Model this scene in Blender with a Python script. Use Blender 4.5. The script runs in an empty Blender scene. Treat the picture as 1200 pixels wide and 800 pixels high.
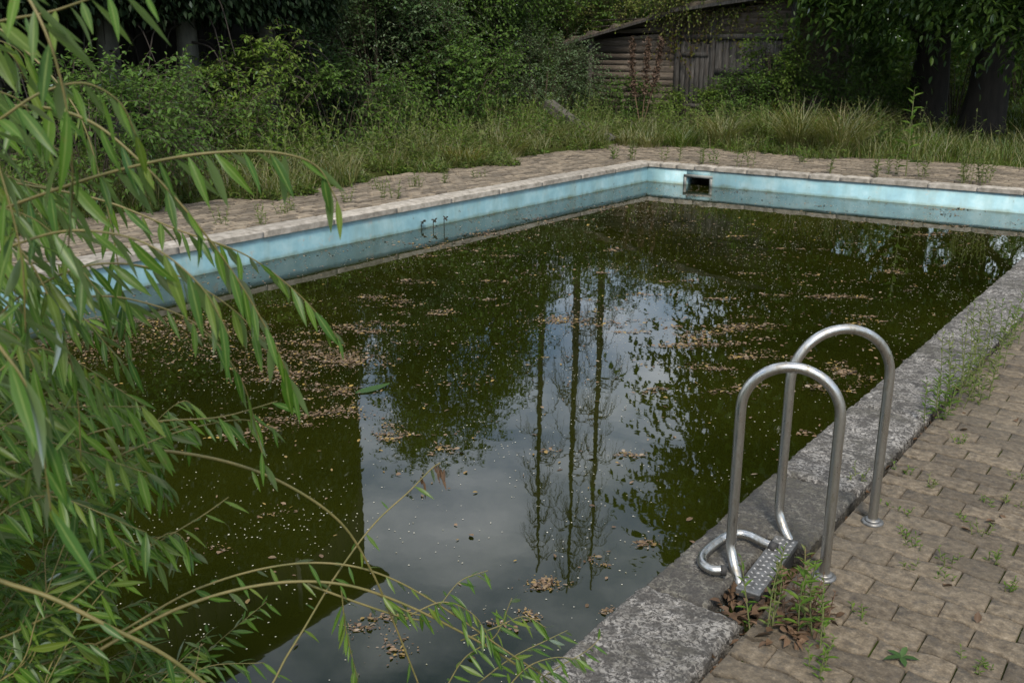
import bpy, bmesh, math, random
import numpy as np
from mathutils import Vector, Matrix

SC = bpy.context.scene
COL = SC.collection
R = math.radians
rng = np.random.default_rng(7)
random.seed(7)

# ------------------------------------------------------------------ camera, sky, sun, exposure
FPX, PITCH, YAW, CH = 1126.42, 0.29108, -0.64022, 1.70      # solved from the pool's edges (1200 x 800 photo)
cam = bpy.data.cameras.new('camera')
cam_o = bpy.data.objects.new('camera', cam); COL.objects.link(cam_o)
cam.sensor_width = 36; cam.lens = FPX / 1200 * 36
cam.clip_start = .05; cam.clip_end = 2000
cam_o.location = (0, 0, CH); cam_o.rotation_euler = (math.pi/2 - PITCH, 0, -YAW)
cam.dof.use_dof = True; cam.dof.focus_distance = 3.9; cam.dof.aperture_fstop = 10.5
SC.camera = cam_o

SUN_EL, SUN_AZ = 52, 140          # azimuth measured from +Y towards +X
world = bpy.data.worlds.new('World'); SC.world = world; world.use_nodes = True
nt = world.node_tree; nt.nodes.clear()
def wn(t): return nt.nodes.new(t)
sky = wn('ShaderNodeTexSky'); sky.sky_type = 'NISHITA'; sky.sun_disc = False
sky.sun_elevation = R(SUN_EL); sky.sun_rotation = R(SUN_AZ); sky.dust_density = 1.5; sky.air_density = 1.2
tc = wn('ShaderNodeTexCoord'); mp = wn('ShaderNodeMapping'); mp.inputs['Scale'].default_value = (1.6, 1.6, 3.4)
mp.inputs['Location'].default_value = (0.35, .2, .1)
no = wn('ShaderNodeTexNoise'); no.inputs['Scale'].default_value = 1.5; no.inputs['Detail'].default_value = 7; no.inputs['Roughness'].default_value = .55
cr = wn('ShaderNodeValToRGB'); cr.color_ramp.elements[0].position = .42; cr.color_ramp.elements[1].position = .60
no2 = wn('ShaderNodeTexNoise'); no2.inputs['Scale'].default_value = 3.1; no2.inputs['Detail'].default_value = 6
cc = wn('ShaderNodeMix'); cc.data_type = 'RGBA'; cc.inputs[6].default_value = (5.6, 6.2, 7.0, 1); cc.inputs[7].default_value = (12.5, 13.0, 13.6, 1)
mx = wn('ShaderNodeMix'); mx.data_type = 'RGBA'
bg = wn('ShaderNodeBackground'); bg.inputs['Strength'].default_value = .128
wo = wn('ShaderNodeOutputWorld')
L = nt.links.new
L(tc.outputs['Generated'], mp.inputs[0]); L(mp.outputs[0], no.inputs['Vector']); L(mp.outputs[0], no2.inputs['Vector'])
L(no.outputs['Fac'], cr.inputs[0]); L(no2.outputs['Fac'], cc.inputs[0])
L(cr.outputs[0], mx.inputs[0]); L(sky.outputs[0], mx.inputs[6]); L(cc.outputs[2], mx.inputs[7])
L(mx.outputs[2], bg.inputs['Color']); L(bg.outputs[0], wo.inputs['Surface'])

sun = bpy.data.lights.new('sun', 'SUN'); sun.energy = 2.9; sun.angle = R(11); sun.color = (1, .90, .76)
sun_o = bpy.data.objects.new('sun', sun); COL.objects.link(sun_o)
sd = Vector((math.sin(R(SUN_AZ))*math.cos(R(SUN_EL)), math.cos(R(SUN_AZ))*math.cos(R(SUN_EL)), math.sin(R(SUN_EL))))
sun_o.rotation_euler = sd.to_track_quat('Z', 'Y').to_euler(); sun_o.location = (0, 0, 30)
SC.view_settings.view_transform = 'Standard'; SC.view_settings.look = 'None'
SC.view_settings.exposure = 0.5; SC.view_settings.gamma = 1

# ------------------------------------------------------------------ pixel -> place helpers
cp, sp_, cy_, sy_ = math.cos(PITCH), math.sin(PITCH), math.cos(YAW), math.sin(YAW)
CF = np.array([sy_*cp, cy_*cp, -sp_]); CR = np.array([cy_, -sy_, 0]); CU = np.cross(CR, CF); CC = np.array([0, 0, CH])
def ray(x, y): return CF*FPX + CR*(x-600) + CU*(400-y)
def gz(x, y, z=0.0):                       # where a pixel's ray meets the level z
    d = ray(x, y); return CC + d*((z-CH)/d[2])
def py_(x, y, Y):                          # where it meets the upright plane Y
    d = ray(x, y); return CC + d*(Y/d[1])
def dep(x, y, D):                          # at depth D (foreground twigs)
    return CC + ray(x, y)/FPX*D
def proj(P):
    d = np.asarray(P)-CC; w = d@CF
    return 600+FPX*(d@CR)/w, 400-FPX*(d@CU)/w, w

# ------------------------------------------------------------------ mesh accumulator
class MB:
    def __init__(s): s.v = []; s.f = []; s.n = 0
    def add(s, V, F):
        V = np.asarray(V, float).reshape(-1, 3); F = np.asarray(F, int)
        s.v.append(V); s.f.append(F + s.n); s.n += len(V)
    def mesh(s, name, mat=None, smooth=False):
        me = bpy.data.meshes.new(name)
        if not s.v: return me
        V = np.concatenate(s.v); me.vertices.add(len(V)); me.vertices.foreach_set('co', V.astype(np.float32).ravel())
        tot = np.concatenate([np.full(len(f), f.shape[1]) for f in s.f]); idx = np.concatenate([f.ravel() for f in s.f])
        me.loops.add(len(idx)); me.loops.foreach_set('vertex_index', idx.astype(np.int32))
        me.polygons.add(len(tot)); st = np.concatenate([[0], np.cumsum(tot)[:-1]])
        me.polygons.foreach_set('loop_start', st.astype(np.int32)); me.polygons.foreach_set('loop_total', tot.astype(np.int32))
        if smooth: me.polygons.foreach_set('use_smooth', np.ones(len(tot), bool))
        me.update(calc_edges=True); me.validate()
        if mat: me.materials.append(mat)
        return me
    def build(s, name, mat, parent=None, smooth=False, stuff=False):
        return link(name, s.mesh(name, mat, smooth), parent, stuff)
def link(name, me, parent=None, stuff=False):
    o = bpy.data.objects.new(name, me); COL.objects.link(o)
    if parent is not None: o.parent = parent
    if stuff: o['kind'] = 'stuff'
    return o
def thing(name, loc, label, cat, group=None, rz=0):
    o = bpy.data.objects.new(name, None); COL.objects.link(o); o.location = loc; o.rotation_euler = (0, 0, rz); o.empty_display_size = .2
    return tag(o, label, cat, group)
def tag(o, label, cat=None, group=None):
    o['label'] = label
    if cat: o['category'] = cat
    if group: o['group'] = group
    return o
def bmesh_obj(name, bm, mat, parent=None, smooth=False):
    me = bpy.data.meshes.new(name); bm.to_mesh(me); bm.free(); me.materials.append(mat)
    if smooth: me.polygons.foreach_set('use_smooth', np.ones(len(me.polygons), bool))
    return link(name, me, parent)
def box_bm(x0, x1, y0, y1, z0, z1, bev=0.0, seg=2):
    bm = bmesh.new(); bmesh.ops.create_cube(bm, size=1)
    for v in bm.verts: v.co = Vector((x0+(v.co.x+.5)*(x1-x0), y0+(v.co.y+.5)*(y1-y0), z0+(v.co.z+.5)*(z1-z0)))
    if bev: bmesh.ops.bevel(bm, geom=list(bm.edges), offset=bev, segments=seg, affect='EDGES', profile=.5)
    return bm
def box(name, x0, x1, y0, y1, z0, z1, mat, parent=None, bev=0.0): return bmesh_obj(name, box_bm(x0, x1, y0, y1, z0, z1, bev), mat, parent)
BOXF = np.array([[0,3,2,1],[4,5,6,7],[0,1,5,4],[1,2,6,5],[2,3,7,6],[3,0,4,7]])
def mb_box(m, x0, x1, y0, y1, z0, z1):
    m.add([[x0,y0,z0],[x1,y0,z0],[x1,y1,z0],[x0,y1,z0],[x0,y0,z1],[x1,y0,z1],[x1,y1,z1],[x0,y1,z1]], BOXF)
def nrm(a):
    a = np.asarray(a, float); n = np.linalg.norm(a, axis=-1, keepdims=True); n[n == 0] = 1; return a/n
def cspline(P, n):
    # monotone, overshoot-free smooth curve: chord-length parameter, limited tangents
    P = np.asarray(P, float); d = np.linalg.norm(np.diff(P, axis=0), axis=1)**.5+1e-6; out = []
    T = np.zeros_like(P); T[0] = (P[1]-P[0])/d[0]; T[-1] = (P[-1]-P[-2])/d[-1]
    for i in range(1, len(P)-1): T[i] = ((P[i]-P[i-1])/d[i-1]-(P[i+1]-P[i-1])/(d[i-1]+d[i])+(P[i+1]-P[i])/d[i])
    for i in range(len(P)-1):
        t = np.linspace(0, 1, n, endpoint=False)[:, None]; m0, m1 = T[i]*d[i], T[i+1]*d[i]
        out.append((2*t**3-3*t*t+1)*P[i]+(t**3-2*t*t+t)*m0+(-2*t**3+3*t*t)*P[i+1]+(t**3-t*t)*m1)
    return np.vstack(out+[P[-1:]])
def catmull(P, n):
    P = np.asarray(P, float); Q = np.vstack([2*P[0]-P[1], P, 2*P[-1]-P[-2]]); out = []
    for i in range(1, len(Q)-2):
        t = np.linspace(0, 1, n, endpoint=False)[:, None]
        a, b, c, d = Q[i-1], Q[i], Q[i+1], Q[i+2]
        out.append(.5*((2*b)+(-a+c)*t+(2*a-5*b+4*c-d)*t*t+(-a+3*b-3*c+d)*t**3))
    return np.vstack(out+[P[-1:]])
def tube(m, P, r, sides=8, cap=True):
    P = np.asarray(P, float); n = len(P); r = np.broadcast_to(np.asarray(r, float), (n,))
    T = np.gradient(P, axis=0); T = nrm(T)
    ref = np.array([0, 0, 1.]) if abs(T[0][2]) < .9 else np.array([1., 0, 0])
    N = np.zeros_like(P); a = nrm(np.cross(T[0], ref)); N[0] = a
    for i in range(1, n):
        b = N[i-1]-T[i]*(N[i-1]@T[i]); N[i] = nrm(b)
    B = np.cross(T, N); th = np.linspace(0, 2*np.pi, sides, endpoint=False)
    V = P[:, None]+r[:, None, None]*(N[:, None]*np.cos(th)[None, :, None]+B[:, None]*np.sin(th)[None, :, None])
    i = np.arange(n-1)[:, None]*sides; j = np.arange(sides)[None]; k = (j+1) % sides
    F = np.stack([i+j, i+k, i+sides+k, i+sides+j], -1).reshape(-1, 4)
    base = m.n; m.add(V.reshape(-1, 3), F)
    if cap:
        m.f.append(np.array([[base+q for q in range(sides)][::-1]])); m.f.append(np.array([[base+(n-1)*sides+q for q in range(sides)]]))
def sticks(m, A, B, ra, rb):                # many thin three-sided twigs at once
    A = np.asarray(A, float); B = np.asarray(B, float); n = len(A)
    if n == 0: return
    T = nrm(B-A); ref = np.where(np.abs(T[:, 2:3]) < .9, np.array([[0, 0, 1.]]), np.array([[1., 0, 0]]))
    S = nrm(np.cross(T, ref)); U = np.cross(S, T); ra = np.broadcast_to(ra, (n,)); rb = np.broadcast_to(rb, (n,)); V = np.zeros((n, 6, 3))
    for q in range(3):
        c, s = math.cos(q*2.094), math.sin(q*2.094); off = S*c+U*s
        V[:, q] = A+off*ra[:, None]; V[:, 3+q] = B+off*rb[:, None]
    F = np.array([[0,1,4,3],[1,2,5,4],[2,0,3,5]])[None]+np.arange(n)[:, None, None]*6
    m.add(V.reshape(-1, 3), F.reshape(-1, 4))
def add_leaves(m, P, D, N, Ln, W, fold=.12, droop=.15, kite=False):
    n = len(P)
    if n == 0: return
    D = nrm(D); S = nrm(np.cross(D, N)); N = np.cross(S, D); Ln = np.broadcast_to(Ln, (n,))[:, None]; W = np.broadcast_to(W, (n,))[:, None]
    tip = P+D*Ln-N*Ln*droop
    if kite:
        V = np.stack([P, P+D*Ln*.45+S*W*.5+N*W*fold, tip, P+D*Ln*.45-S*W*.5+N*W*fold], 1)
        F = np.array([[0,1,2],[0,2,3]])[None]+np.arange(n)[:, None, None]*4
        m.add(V.reshape(-1, 3), F.reshape(-1, 3))
    else:
        a = P+D*Ln*.28; b = P+D*Ln*.66-N*Ln*droop*.4
        V = np.stack([P, a+S*W*.45+N*W*fold, b+S*W*.42+N*W*fold, tip, b-S*W*.42+N*W*fold, a-S*W*.45+N*W*fold], 1)
        F = np.array([[0,1,2,3],[0,3,4,5]])[None]+np.arange(n)[:, None, None]*6
        m.add(V.reshape(-1, 3), F.reshape(-1, 4))

# ------------------------------------------------------------------ materials
def mat_new(name):
    m = bpy.data.materials.new(name); m.use_nodes = True; t = m.node_tree; t.nodes.clear()
    o = t.nodes.new('ShaderNodeOutputMaterial'); return m, t, o
def nd(t, typ, **kw):
    n = t.nodes.new(typ)
    for k, v in kw.items():
        if k in n.inputs: n.inputs[k].default_value = v
        else: setattr(n, k, v)
    return n
def ramp(t, stops, fac):
    r = t.nodes.new('ShaderNodeValToRGB'); e = r.color_ramp.elements
    while len(e) < len(stops): e.new(.5)
    for q, (p, c) in zip(e, stops): q.position = p; q.color = (*c, 1)
    t.links.new(fac, r.inputs[0]); return r.outputs[0]
def noise(t, scale, detail=5, rough=.55, vec=None, dist=0):
    n = nd(t, 'ShaderNodeTexNoise', Scale=scale, Detail=detail, Roughness=rough, Distortion=dist)
    if vec is not None: t.links.new(vec, n.inputs['Vector'])
    return n.outputs['Fac']
def mixc(t, fac, a, b, mode='MIX'):
    m = t.nodes.new('ShaderNodeMix'); m.data_type = 'RGBA'; m.blend_type = mode
    for sock, v in ((m.inputs[0], fac), (m.inputs[6], a), (m.inputs[7], b)):
        if isinstance(v, (int, float)): sock.default_value = v
        elif isinstance(v, tuple): sock.default_value = (*v, 1)
        else: t.links.new(v, sock)
    return m.outputs[2]
def bump(t, h, strength=.3, dist=.01):
    b = nd(t, 'ShaderNodeBump', Strength=strength, Distance=dist); t.links.new(h, b.inputs['Height']); return b.outputs[0]
def wpos(t): return nd(t, 'ShaderNodeNewGeometry').outputs['Position']
def objc(t): return nd(t, 'ShaderNodeTexCoord').outputs['Object']
def math_(t, op, a, b=0.0):
    m = t.nodes.new('ShaderNodeMath'); m.operation = op
    for s, v in zip(m.inputs, (a, b)):
        if isinstance(v, (int, float)): s.default_value = v
        else: t.links.new(v, s)
    return m.outputs[0]

def leaf_mat(name, cols, trans=.3, gloss=.12, rough=.42, under=None, rib=False):
    m, t, o = mat_new(name); g = nd(t, 'ShaderNodeNewGeometry'); oi = nd(t, 'ShaderNodeObjectInfo')
    f = math_(t, 'FRACT', math_(t, 'ADD', g.outputs['Random Per Island'], oi.outputs['Random']))
    n = len(cols); c = ramp(t, [(i/(n-1), cc_) for i, cc_ in enumerate(cols)], f)
    big = noise(t, .9, 3, .5, g.outputs['Position']); c = mixc(t, math_(t, 'MULTIPLY', big, .4), c, tuple(x*.6 for x in cols[0]))
    if rib:
        at = nd(t, 'ShaderNodeAttribute'); at.attribute_name = 'rib'; c = mixc(t, ramp(t, [(.78, (0,0,0)), (.93, (.6,.6,.6))], at.outputs['Fac']), c, (.20,.27,.08)); c = mixc(t, ramp(t, [(.62, (0,0,0)), (.72, (.7,.7,.7))], noise(t, 38, 5, .7, g.outputs['Position'])), c, (.13,.12,.03))
    if under: c = mixc(t, g.outputs['Backfacing'], c, under)
    d = nd(t, 'ShaderNodeBsdfDiffuse'); tr = nd(t, 'ShaderNodeBsdfTranslucent'); gl = nd(t, 'ShaderNodeBsdfGlossy', Roughness=rough)
    t.links.new(c, d.inputs[0]); t.links.new(mixc(t, 1.0, c, (1.0, 1.15, .35), 'MULTIPLY'), tr.inputs[0]); gl.inputs[0].default_value = (.8, .85, .9, 1)
    a = nd(t, 'ShaderNodeMixShader'); a.inputs[0].default_value = trans; t.links.new(d.outputs[0], a.inputs[1]); t.links.new(tr.outputs[0], a.inputs[2])
    fr = nd(t, 'ShaderNodeLayerWeight', Blend=.35); ff = math_(t, 'MULTIPLY', fr.outputs['Fresnel'], gloss*1.3)
    b = nd(t, 'ShaderNodeMixShader'); t.links.new(ff, b.inputs[0]); t.links.new(a.outputs[0], b.inputs[1]); t.links.new(gl.outputs[0], b.inputs[2])
    t.links.new(b.outputs[0], o.inputs[0]); return m
def rough_mat(name, stops, scale, rough=.85, bs=.4, bd=.01, detail=6, island=0.0, stretch=None, extra=None, space='world'):
    m, t, o = mat_new(name); p = nd(t, 'ShaderNodeBsdfPrincipled', Roughness=rough)
    v = wpos(t) if space == 'world' else objc(t)
    if stretch: mpn = nd(t, 'ShaderNodeMapping'); mpn.inputs['Scale'].default_value = stretch; t.links.new(v, mpn.inputs[0]); v = mpn.outputs[0]
    f = noise(t, scale, detail, .62, v); c = ramp(t, stops, f)
    if island:
        g = nd(t, 'ShaderNodeNewGeometry'); oi = nd(t, 'ShaderNodeObjectInfo')
        fr = math_(t, 'FRACT', math_(t, 'ADD', g.outputs['Random Per Island'], oi.outputs['Random']))
        c = mixc(t, 1.0, c, ramp(t, [(0, (1-island,)*3), (1, (1.0,)*3)], fr), 'MULTIPLY')
    if extra: c = extra(t, c, v)
    t.links.new(c, p.inputs['Base Color']); t.links.new(bump(t, f, bs, bd), p.inputs['Normal']); t.links.new(p.outputs[0], o.inputs[0]); return m

M = {}
M['willow'] = leaf_mat('willow_leaf', [(.038,.095,.011), (.065,.145,.015), (.105,.195,.02), (.05,.125,.022), (.15,.205,.03), (.038,.105,.024)], .45, .22, .36, under=(.11,.165,.07), rib=True)
M['shrub_dark'] = leaf_mat('shrub_leaf_dark', [(.028,.062,.014), (.042,.09,.022), (.06,.115,.03), (.085,.145,.055)], .25, .22)
M['shrub_mid'] = leaf_mat('shrub_leaf_mid', [(.045,.095,.014), (.07,.14,.022), (.10,.175,.03), (.065,.12,.03)], .34, .16)
M['shrub_light'] = leaf_mat('shrub_leaf_light', [(.075,.14,.018), (.11,.19,.028), (.16,.21,.045), (.09,.165,.025)], .36, .12)
M['shrub_grey'] = leaf_mat('shrub_leaf_grey', [(.045,.08,.03), (.075,.125,.05), (.12,.175,.09), (.06,.105,.035)], .25, .2)
M['bramble'] = leaf_mat('bramble_leaf', [(.085,.13,.022), (.13,.18,.03), (.18,.20,.055), (.16,.14,.05)], .28, .1)
M['chestnut'] = leaf_mat('chestnut_leaf', [(.022,.05,.010), (.038,.08,.014), (.06,.11,.018), (.085,.14,.02)], .42, .14)
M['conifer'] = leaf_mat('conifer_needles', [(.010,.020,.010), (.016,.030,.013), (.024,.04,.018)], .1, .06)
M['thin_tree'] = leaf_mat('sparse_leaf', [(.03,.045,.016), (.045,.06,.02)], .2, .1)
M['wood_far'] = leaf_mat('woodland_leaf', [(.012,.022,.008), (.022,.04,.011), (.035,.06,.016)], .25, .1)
M['weed'] = leaf_mat('weed_leaf', [(.06,.12,.015), (.09,.17,.02), (.13,.20,.035)], .4, .12)
M['weed_dull'] = leaf_mat('weed_leaf_dull', [(.075,.12,.028), (.12,.165,.045), (.17,.185,.075)], .34, .08)
M['grass'] = leaf_mat('grass_blade', [(.06,.11,.016), (.09,.15,.02), (.13,.17,.035), (.19,.17,.07)], .35, .08)
M['grass_dry'] = leaf_mat('grass_blade_dry', [(.11,.135,.035), (.17,.165,.06), (.27,.235,.13), (.11,.15,.03)], .3, .08)
M['grass_yellow'] = leaf_mat('grass_blade_yellow', [(.12,.13,.02), (.19,.16,.03), (.24,.17,.05)], .35, .06)
M['dock'] = leaf_mat('dead_seed', [(.065,.044,.032), (.10,.068,.05), (.15,.105,.08)], .1, .03)
M['dead'] = leaf_mat('dead_leaf', [(.055,.036,.022), (.10,.062,.037), (.16,.105,.068), (.085,.056,.038)], .1, .1)
M['vine'] = leaf_mat('vine_leaf', [(.11,.07,.028), (.10,.13,.02), (.15,.13,.03), (.08,.12,.02)], .3, .08)
M['float'] = leaf_mat('floating_leaf', [(.05,.033,.02), (.13,.085,.05), (.22,.155,.10), (.09,.06,.035), (.18,.125,.08), (.27,.19,.05), (.13,.095,.055), (.29,.24,.18)], .0, .25, .35)
M['speck'] = leaf_mat('floating_speck', [(.22,.21,.15), (.45,.43,.36), (.60,.58,.5)], .0, .2)
M['bark'] = rough_mat('bark', [(.3, (.010,.008,.006)), (.7, (.028,.023,.018))], 9, .9, .8, .03, stretch=(1,1,.25))
M['bark_grey'] = rough_mat('bark_grey', [(.3, (.04,.042,.036)), (.7, (.11,.11,.095))], 8, .9, .7, .02, stretch=(1,1,.3))
M['twig'] = rough_mat('twig', [(.3, (.035,.028,.02)), (.7, (.07,.055,.035))], 20, .85, .2)
M['willow_twig'] = rough_mat('willow_twig', [(.3, (.085,.085,.02)), (.7, (.15,.12,.04))], 30, .6, .2)
M['weed_stem'] = rough_mat('weed_stem', [(.3, (.07,.10,.025)), (.7, (.13,.13,.05))], 30, .8, .1)
M['dry_stem'] = rough_mat('dry_stem', [(.3, (.10,.06,.04)), (.7, (.17,.11,.07))], 30, .9, .1)

def coping_extra(t, c, v):
    lich = noise(t, 11, 8, .75, v); big = noise(t, 2.6, 5, .65, v); pit = noise(t, 75, 4, .7, v, .6)
    c = mixc(t, ramp(t, [(.56, (0,0,0)), (.70, (.6,.6,.6))], big), c, (.40,.39,.37))
    c = mixc(t, ramp(t, [(.47, (0,0,0)), (.58, (.9,.9,.9))], lich), c, (.05,.047,.042))
    c = mixc(t, ramp(t, [(.50, (0,0,0)), (.62, (.75,.75,.75))], noise(t, 1.9, 6, .7, v, .4)), c, (.055,.052,.036))
    c = mixc(t, ramp(t, [(.44, (1,1,1)), (.53, (0,0,0))], pit), c, (.045,.042,.038))
    fine = nd(t, 'ShaderNodeTexVoronoi', Scale=95.0); t.links.new(v, fine.inputs['Vector'])
    return mixc(t, .55, c, ramp(t, [(.05, (1.25,1.25,1.25)), (.5, (.72,.72,.72))], fine.outputs['Distance']), 'MULTIPLY')
M['coping'] = rough_mat('rough_concrete', [(.30, (.12,.11,.10)), (.50, (.25,.24,.22)), (.70, (.40,.385,.365))], 34, .92, 1.0, .02, 8, .1, extra=coping_extra)
M['coping_moss'] = rough_mat('mossy_concrete', [(.30, (.05,.047,.038)), (.50, (.11,.105,.088)), (.72, (.24,.23,.20))], 34, .92, 1.0, .02, 8, .1, extra=coping_extra)
M['coping_far'] = rough_mat('worn_concrete', [(.30, (.15,.135,.11)), (.52, (.31,.285,.245)), (.75, (.46,.43,.385))], 11, .9, .5, .006, 7, .28)
def paver_extra(t, c, v):
    big = noise(t, .8, 4, .6, v); fine = nd(t, 'ShaderNodeTexVoronoi', Scale=120.0); t.links.new(v, fine.inputs['Vector'])
    c = mixc(t, ramp(t, [(.45, (0,0,0)), (.65, (.5,.5,.5))], big), c, (.115,.10,.075))
    dk = noise(t, 22, 7, .8, v); c = mixc(t, ramp(t, [(.5, (0,0,0)), (.64, (.75,.75,.75))], dk), c, (.06,.052,.042))
    return mixc(t, .5, c, ramp(t, [(.05, (1.3,1.28,1.22)), (.5, (.72,.72,.72))], fine.outputs['Distance']), 'MULTIPLY')
M['paver'] = rough_mat('concrete_paver', [(.28, (.06,.046,.030)), (.5, (.145,.115,.077)), (.75, (.26,.215,.155))], 34, .92, 1.0, .012, 8, .5, extra=paver_extra)
M['paver_far'] = rough_mat('concrete_paver_far', [(.28, (.11,.088,.062)), (.5, (.20,.165,.12)), (.75, (.29,.245,.185))], 9, .92, .6, .008, 7, .6)
M['soil'] = rough_mat('soil', [(.3, (.02,.015,.010)), (.55, (.045,.035,.022)), (.75, (.04,.05,.018))], 3, 1, .6, .03)
def ground_extra(t, c, v):
    return c
M['ground'] = rough_mat('ground_soil', [(.3, (.022,.020,.009)), (.5, (.035,.048,.012)), (.75, (.05,.075,.016))], 2.2, 1, .6, .04)
M['ground'].node_tree.nodes['Principled BSDF'].inputs['Specular IOR Level'].default_value = 0

# pool wall paint: blue, chalky, greyer under the coping, stained at the waterline
m, t, o = mat_new('faded_blue_paint'); p = nd(t, 'ShaderNodeBsdfPrincipled', Roughness=.6); v = wpos(t)
c = ramp(t, [(.3, (.17,.315,.37)), (.5, (.22,.395,.45)), (.75, (.34,.50,.54))], noise(t, 3.5, 6, .6, v))
mpn = nd(t, 'ShaderNodeMapping'); mpn.inputs['Scale'].default_value = (3.2, 3.2, .5); t.links.new(v, mpn.inputs[0])
st = noise(t, 1.2, 5, .65, mpn.outputs[0]); c = mixc(t, ramp(t, [(.46, (0,0,0)), (.75, (.5,.5,.5))], st), c, (.17,.21,.15))
c = mixc(t, ramp(t, [(.60, (0,0,0)), (.66, (.8,.8,.8))], noise(t, 8, 8, .75, v)), c, (.30,.33,.31))
c = mixc(t, ramp(t, [(.66, (0,0,0)), (.70, (.8,.8,.8))], noise(t, 5, 7, .7, v, .5)), c, (.10,.10,.07))
sx = nd(t, 'ShaderNodeSeparateXYZ'); t.links.new(v, sx.inputs[0])
zz = math_(t, 'ADD', sx.outputs[2], math_(t, 'MULTIPLY', math_(t, 'SUBTRACT', noise(t, 6, 7, .7, v), .35), .13))
alg = nd(t, 'ShaderNodeMapRange'); alg.inputs[1].default_value = -.315; alg.inputs[2].default_value = -.255; alg.inputs[3].default_value = .85; alg.inputs[4].default_value = 0; t.links.new(zz, alg.inputs[0])
c = mixc(t, alg.outputs[0], c, (.10,.13,.07))
scum = nd(t, 'ShaderNodeMapRange'); scum.inputs[1].default_value = -.105; scum.inputs[2].default_value = -.055; scum.inputs[4].default_value = .55; t.links.new(zz, scum.inputs[0])  # wall top turns greyer just under the coping lip
c = mixc(t, scum.outputs[0], c, (.16,.17,.14))
t.links.new(c, p.inputs['Base Color']); t.links.new(bump(t, noise(t, 40, 5, .6, v), .15, .004), p.inputs['Normal']); t.links.new(p.outputs[0], o.inputs[0]); M['blue'] = m

m, t, o = mat_new('murky_water'); p = nd(t, 'ShaderNodeBsdfPrincipled', Roughness=.012, IOR=1.5); v = wpos(t)
c = ramp(t, [(.3, (.0062,.0082,.0008)), (.7, (.0145,.0168,.0018))], noise(t, .7, 4, .55, v)); t.links.new(c, p.inputs['Base Color'])
h = math_(t, 'ADD', noise(t, 1.6, 2, .4, v), math_(t, 'MULTIPLY', noise(t, 9, 2, .5, v), .12))
t.links.new(bump(t, h, .13, .012), p.inputs['Normal']); t.links.new(p.outputs[0], o.inputs[0]); M['water'] = m

m, t, o = mat_new('stainless_steel'); p = nd(t, 'ShaderNodeBsdfPrincipled', Metallic=1.0, Roughness=.25); v = wpos(t)
mpn = nd(t, 'ShaderNodeMapping'); mpn.inputs['Scale'].default_value = (1, 1, .35); t.links.new(v, mpn.inputs[0])
dirt = noise(t, 26, 6, .65, mpn.outputs[0])
c = ramp(t, [(.36, (.55,.55,.54)), (.55, (.40,.39,.36)), (.70, (.20,.18,.14))], dirt); t.links.new(c, p.inputs['Base Color'])
rr = ramp(t, [(.35, (.2,)*3), (.65, (.5,)*3)], dirt); t.links.new(rr, p.inputs['Roughness'])
t.links.new(p.outputs[0], o.inputs[0]); M['steel'] = m
M['plate'] = rough_mat('galvanised_plate', [(.3, (.10,.097,.09)), (.7, (.24,.24,.235))], 40, .45, .3, .004)
M['plate'].node_tree.nodes['Principled BSDF'].inputs['Metallic'].default_value = .8
M['grip'] = rough_mat('worn_grip', [(.3, (.20,.20,.20)), (.7, (.38,.38,.38))], 40, .5, .2, .002)
M['rubber'] = rough_mat('black_rubber', [(.3, (.012,.012,.012)), (.7, (.03,.03,.03))], 40, .7, .2, .002)
M['skim'] = rough_mat('aged_plastic', [(.3, (.13,.14,.13)), (.7, (.24,.25,.235))], 14, .6, .1, .002)
M['niche'] = rough_mat('near_black', [(.3, (.01,.011,.008)), (.7, (.03,.03,.02))], 14, .9, .1, .002)  # near-black: skimmer chamber shade put into the colour; door backing and seedlings share it
def wood_extra(t, c, v):
    return mixc(t, ramp(t, [(.5, (0,0,0)), (.72, (.6,.6,.6))], noise(t, 1.4, 5, .6, v)), c, (.045,.036,.028))
M['board'] = rough_mat('weathered_board', [(.30, (.038,.030,.023)), (.5, (.11,.088,.068)), (.72, (.25,.215,.175))], 4, .9, .3, .006, 7, .6, stretch=(.6, 3, 14), extra=wood_extra)
M['plank'] = rough_mat('weathered_plank', [(.30, (.028,.025,.022)), (.5, (.075,.07,.064)), (.72, (.17,.165,.155))], 5, .9, .6, .01, 7, .45, stretch=(9, 3, .7), extra=wood_extra)
M['log'] = rough_mat('weathered_log', [(.3, (.035,.032,.027)), (.7, (.085,.08,.068))], 8, .9, .7, .01)
M['moss_roof'] = rough_mat('moss_roof', [(.3, (.035,.03,.024)), (.5, (.085,.068,.055)), (.7, (.10,.10,.05))], 7, 1, 1, .03)
M['house'] = rough_mat('tarred_board', [(.3, (.008,.008,.007)), (.7, (.022,.021,.017))], 5, .95, .4, .006, 6, .4, stretch=(4, 4, .4))
M['stone'] = rough_mat('grey_stone', [(.3, (.05,.05,.05)), (.7, (.14,.135,.13))], 8, .9, .8, .02)

# ------------------------------------------------------------------ pool geometry
XL, XR, YF, YN = -7.693, -1.352, 14.054, .62      # inner coping edges
LIP, WATER, OV = -.0715, -.317, .03
CWL, CWR = .33, .355                              # coping widths
DXL = -9.85                                       # left pavement outer edge
DYF = 17.0                                        # far pavement outer edge

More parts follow.
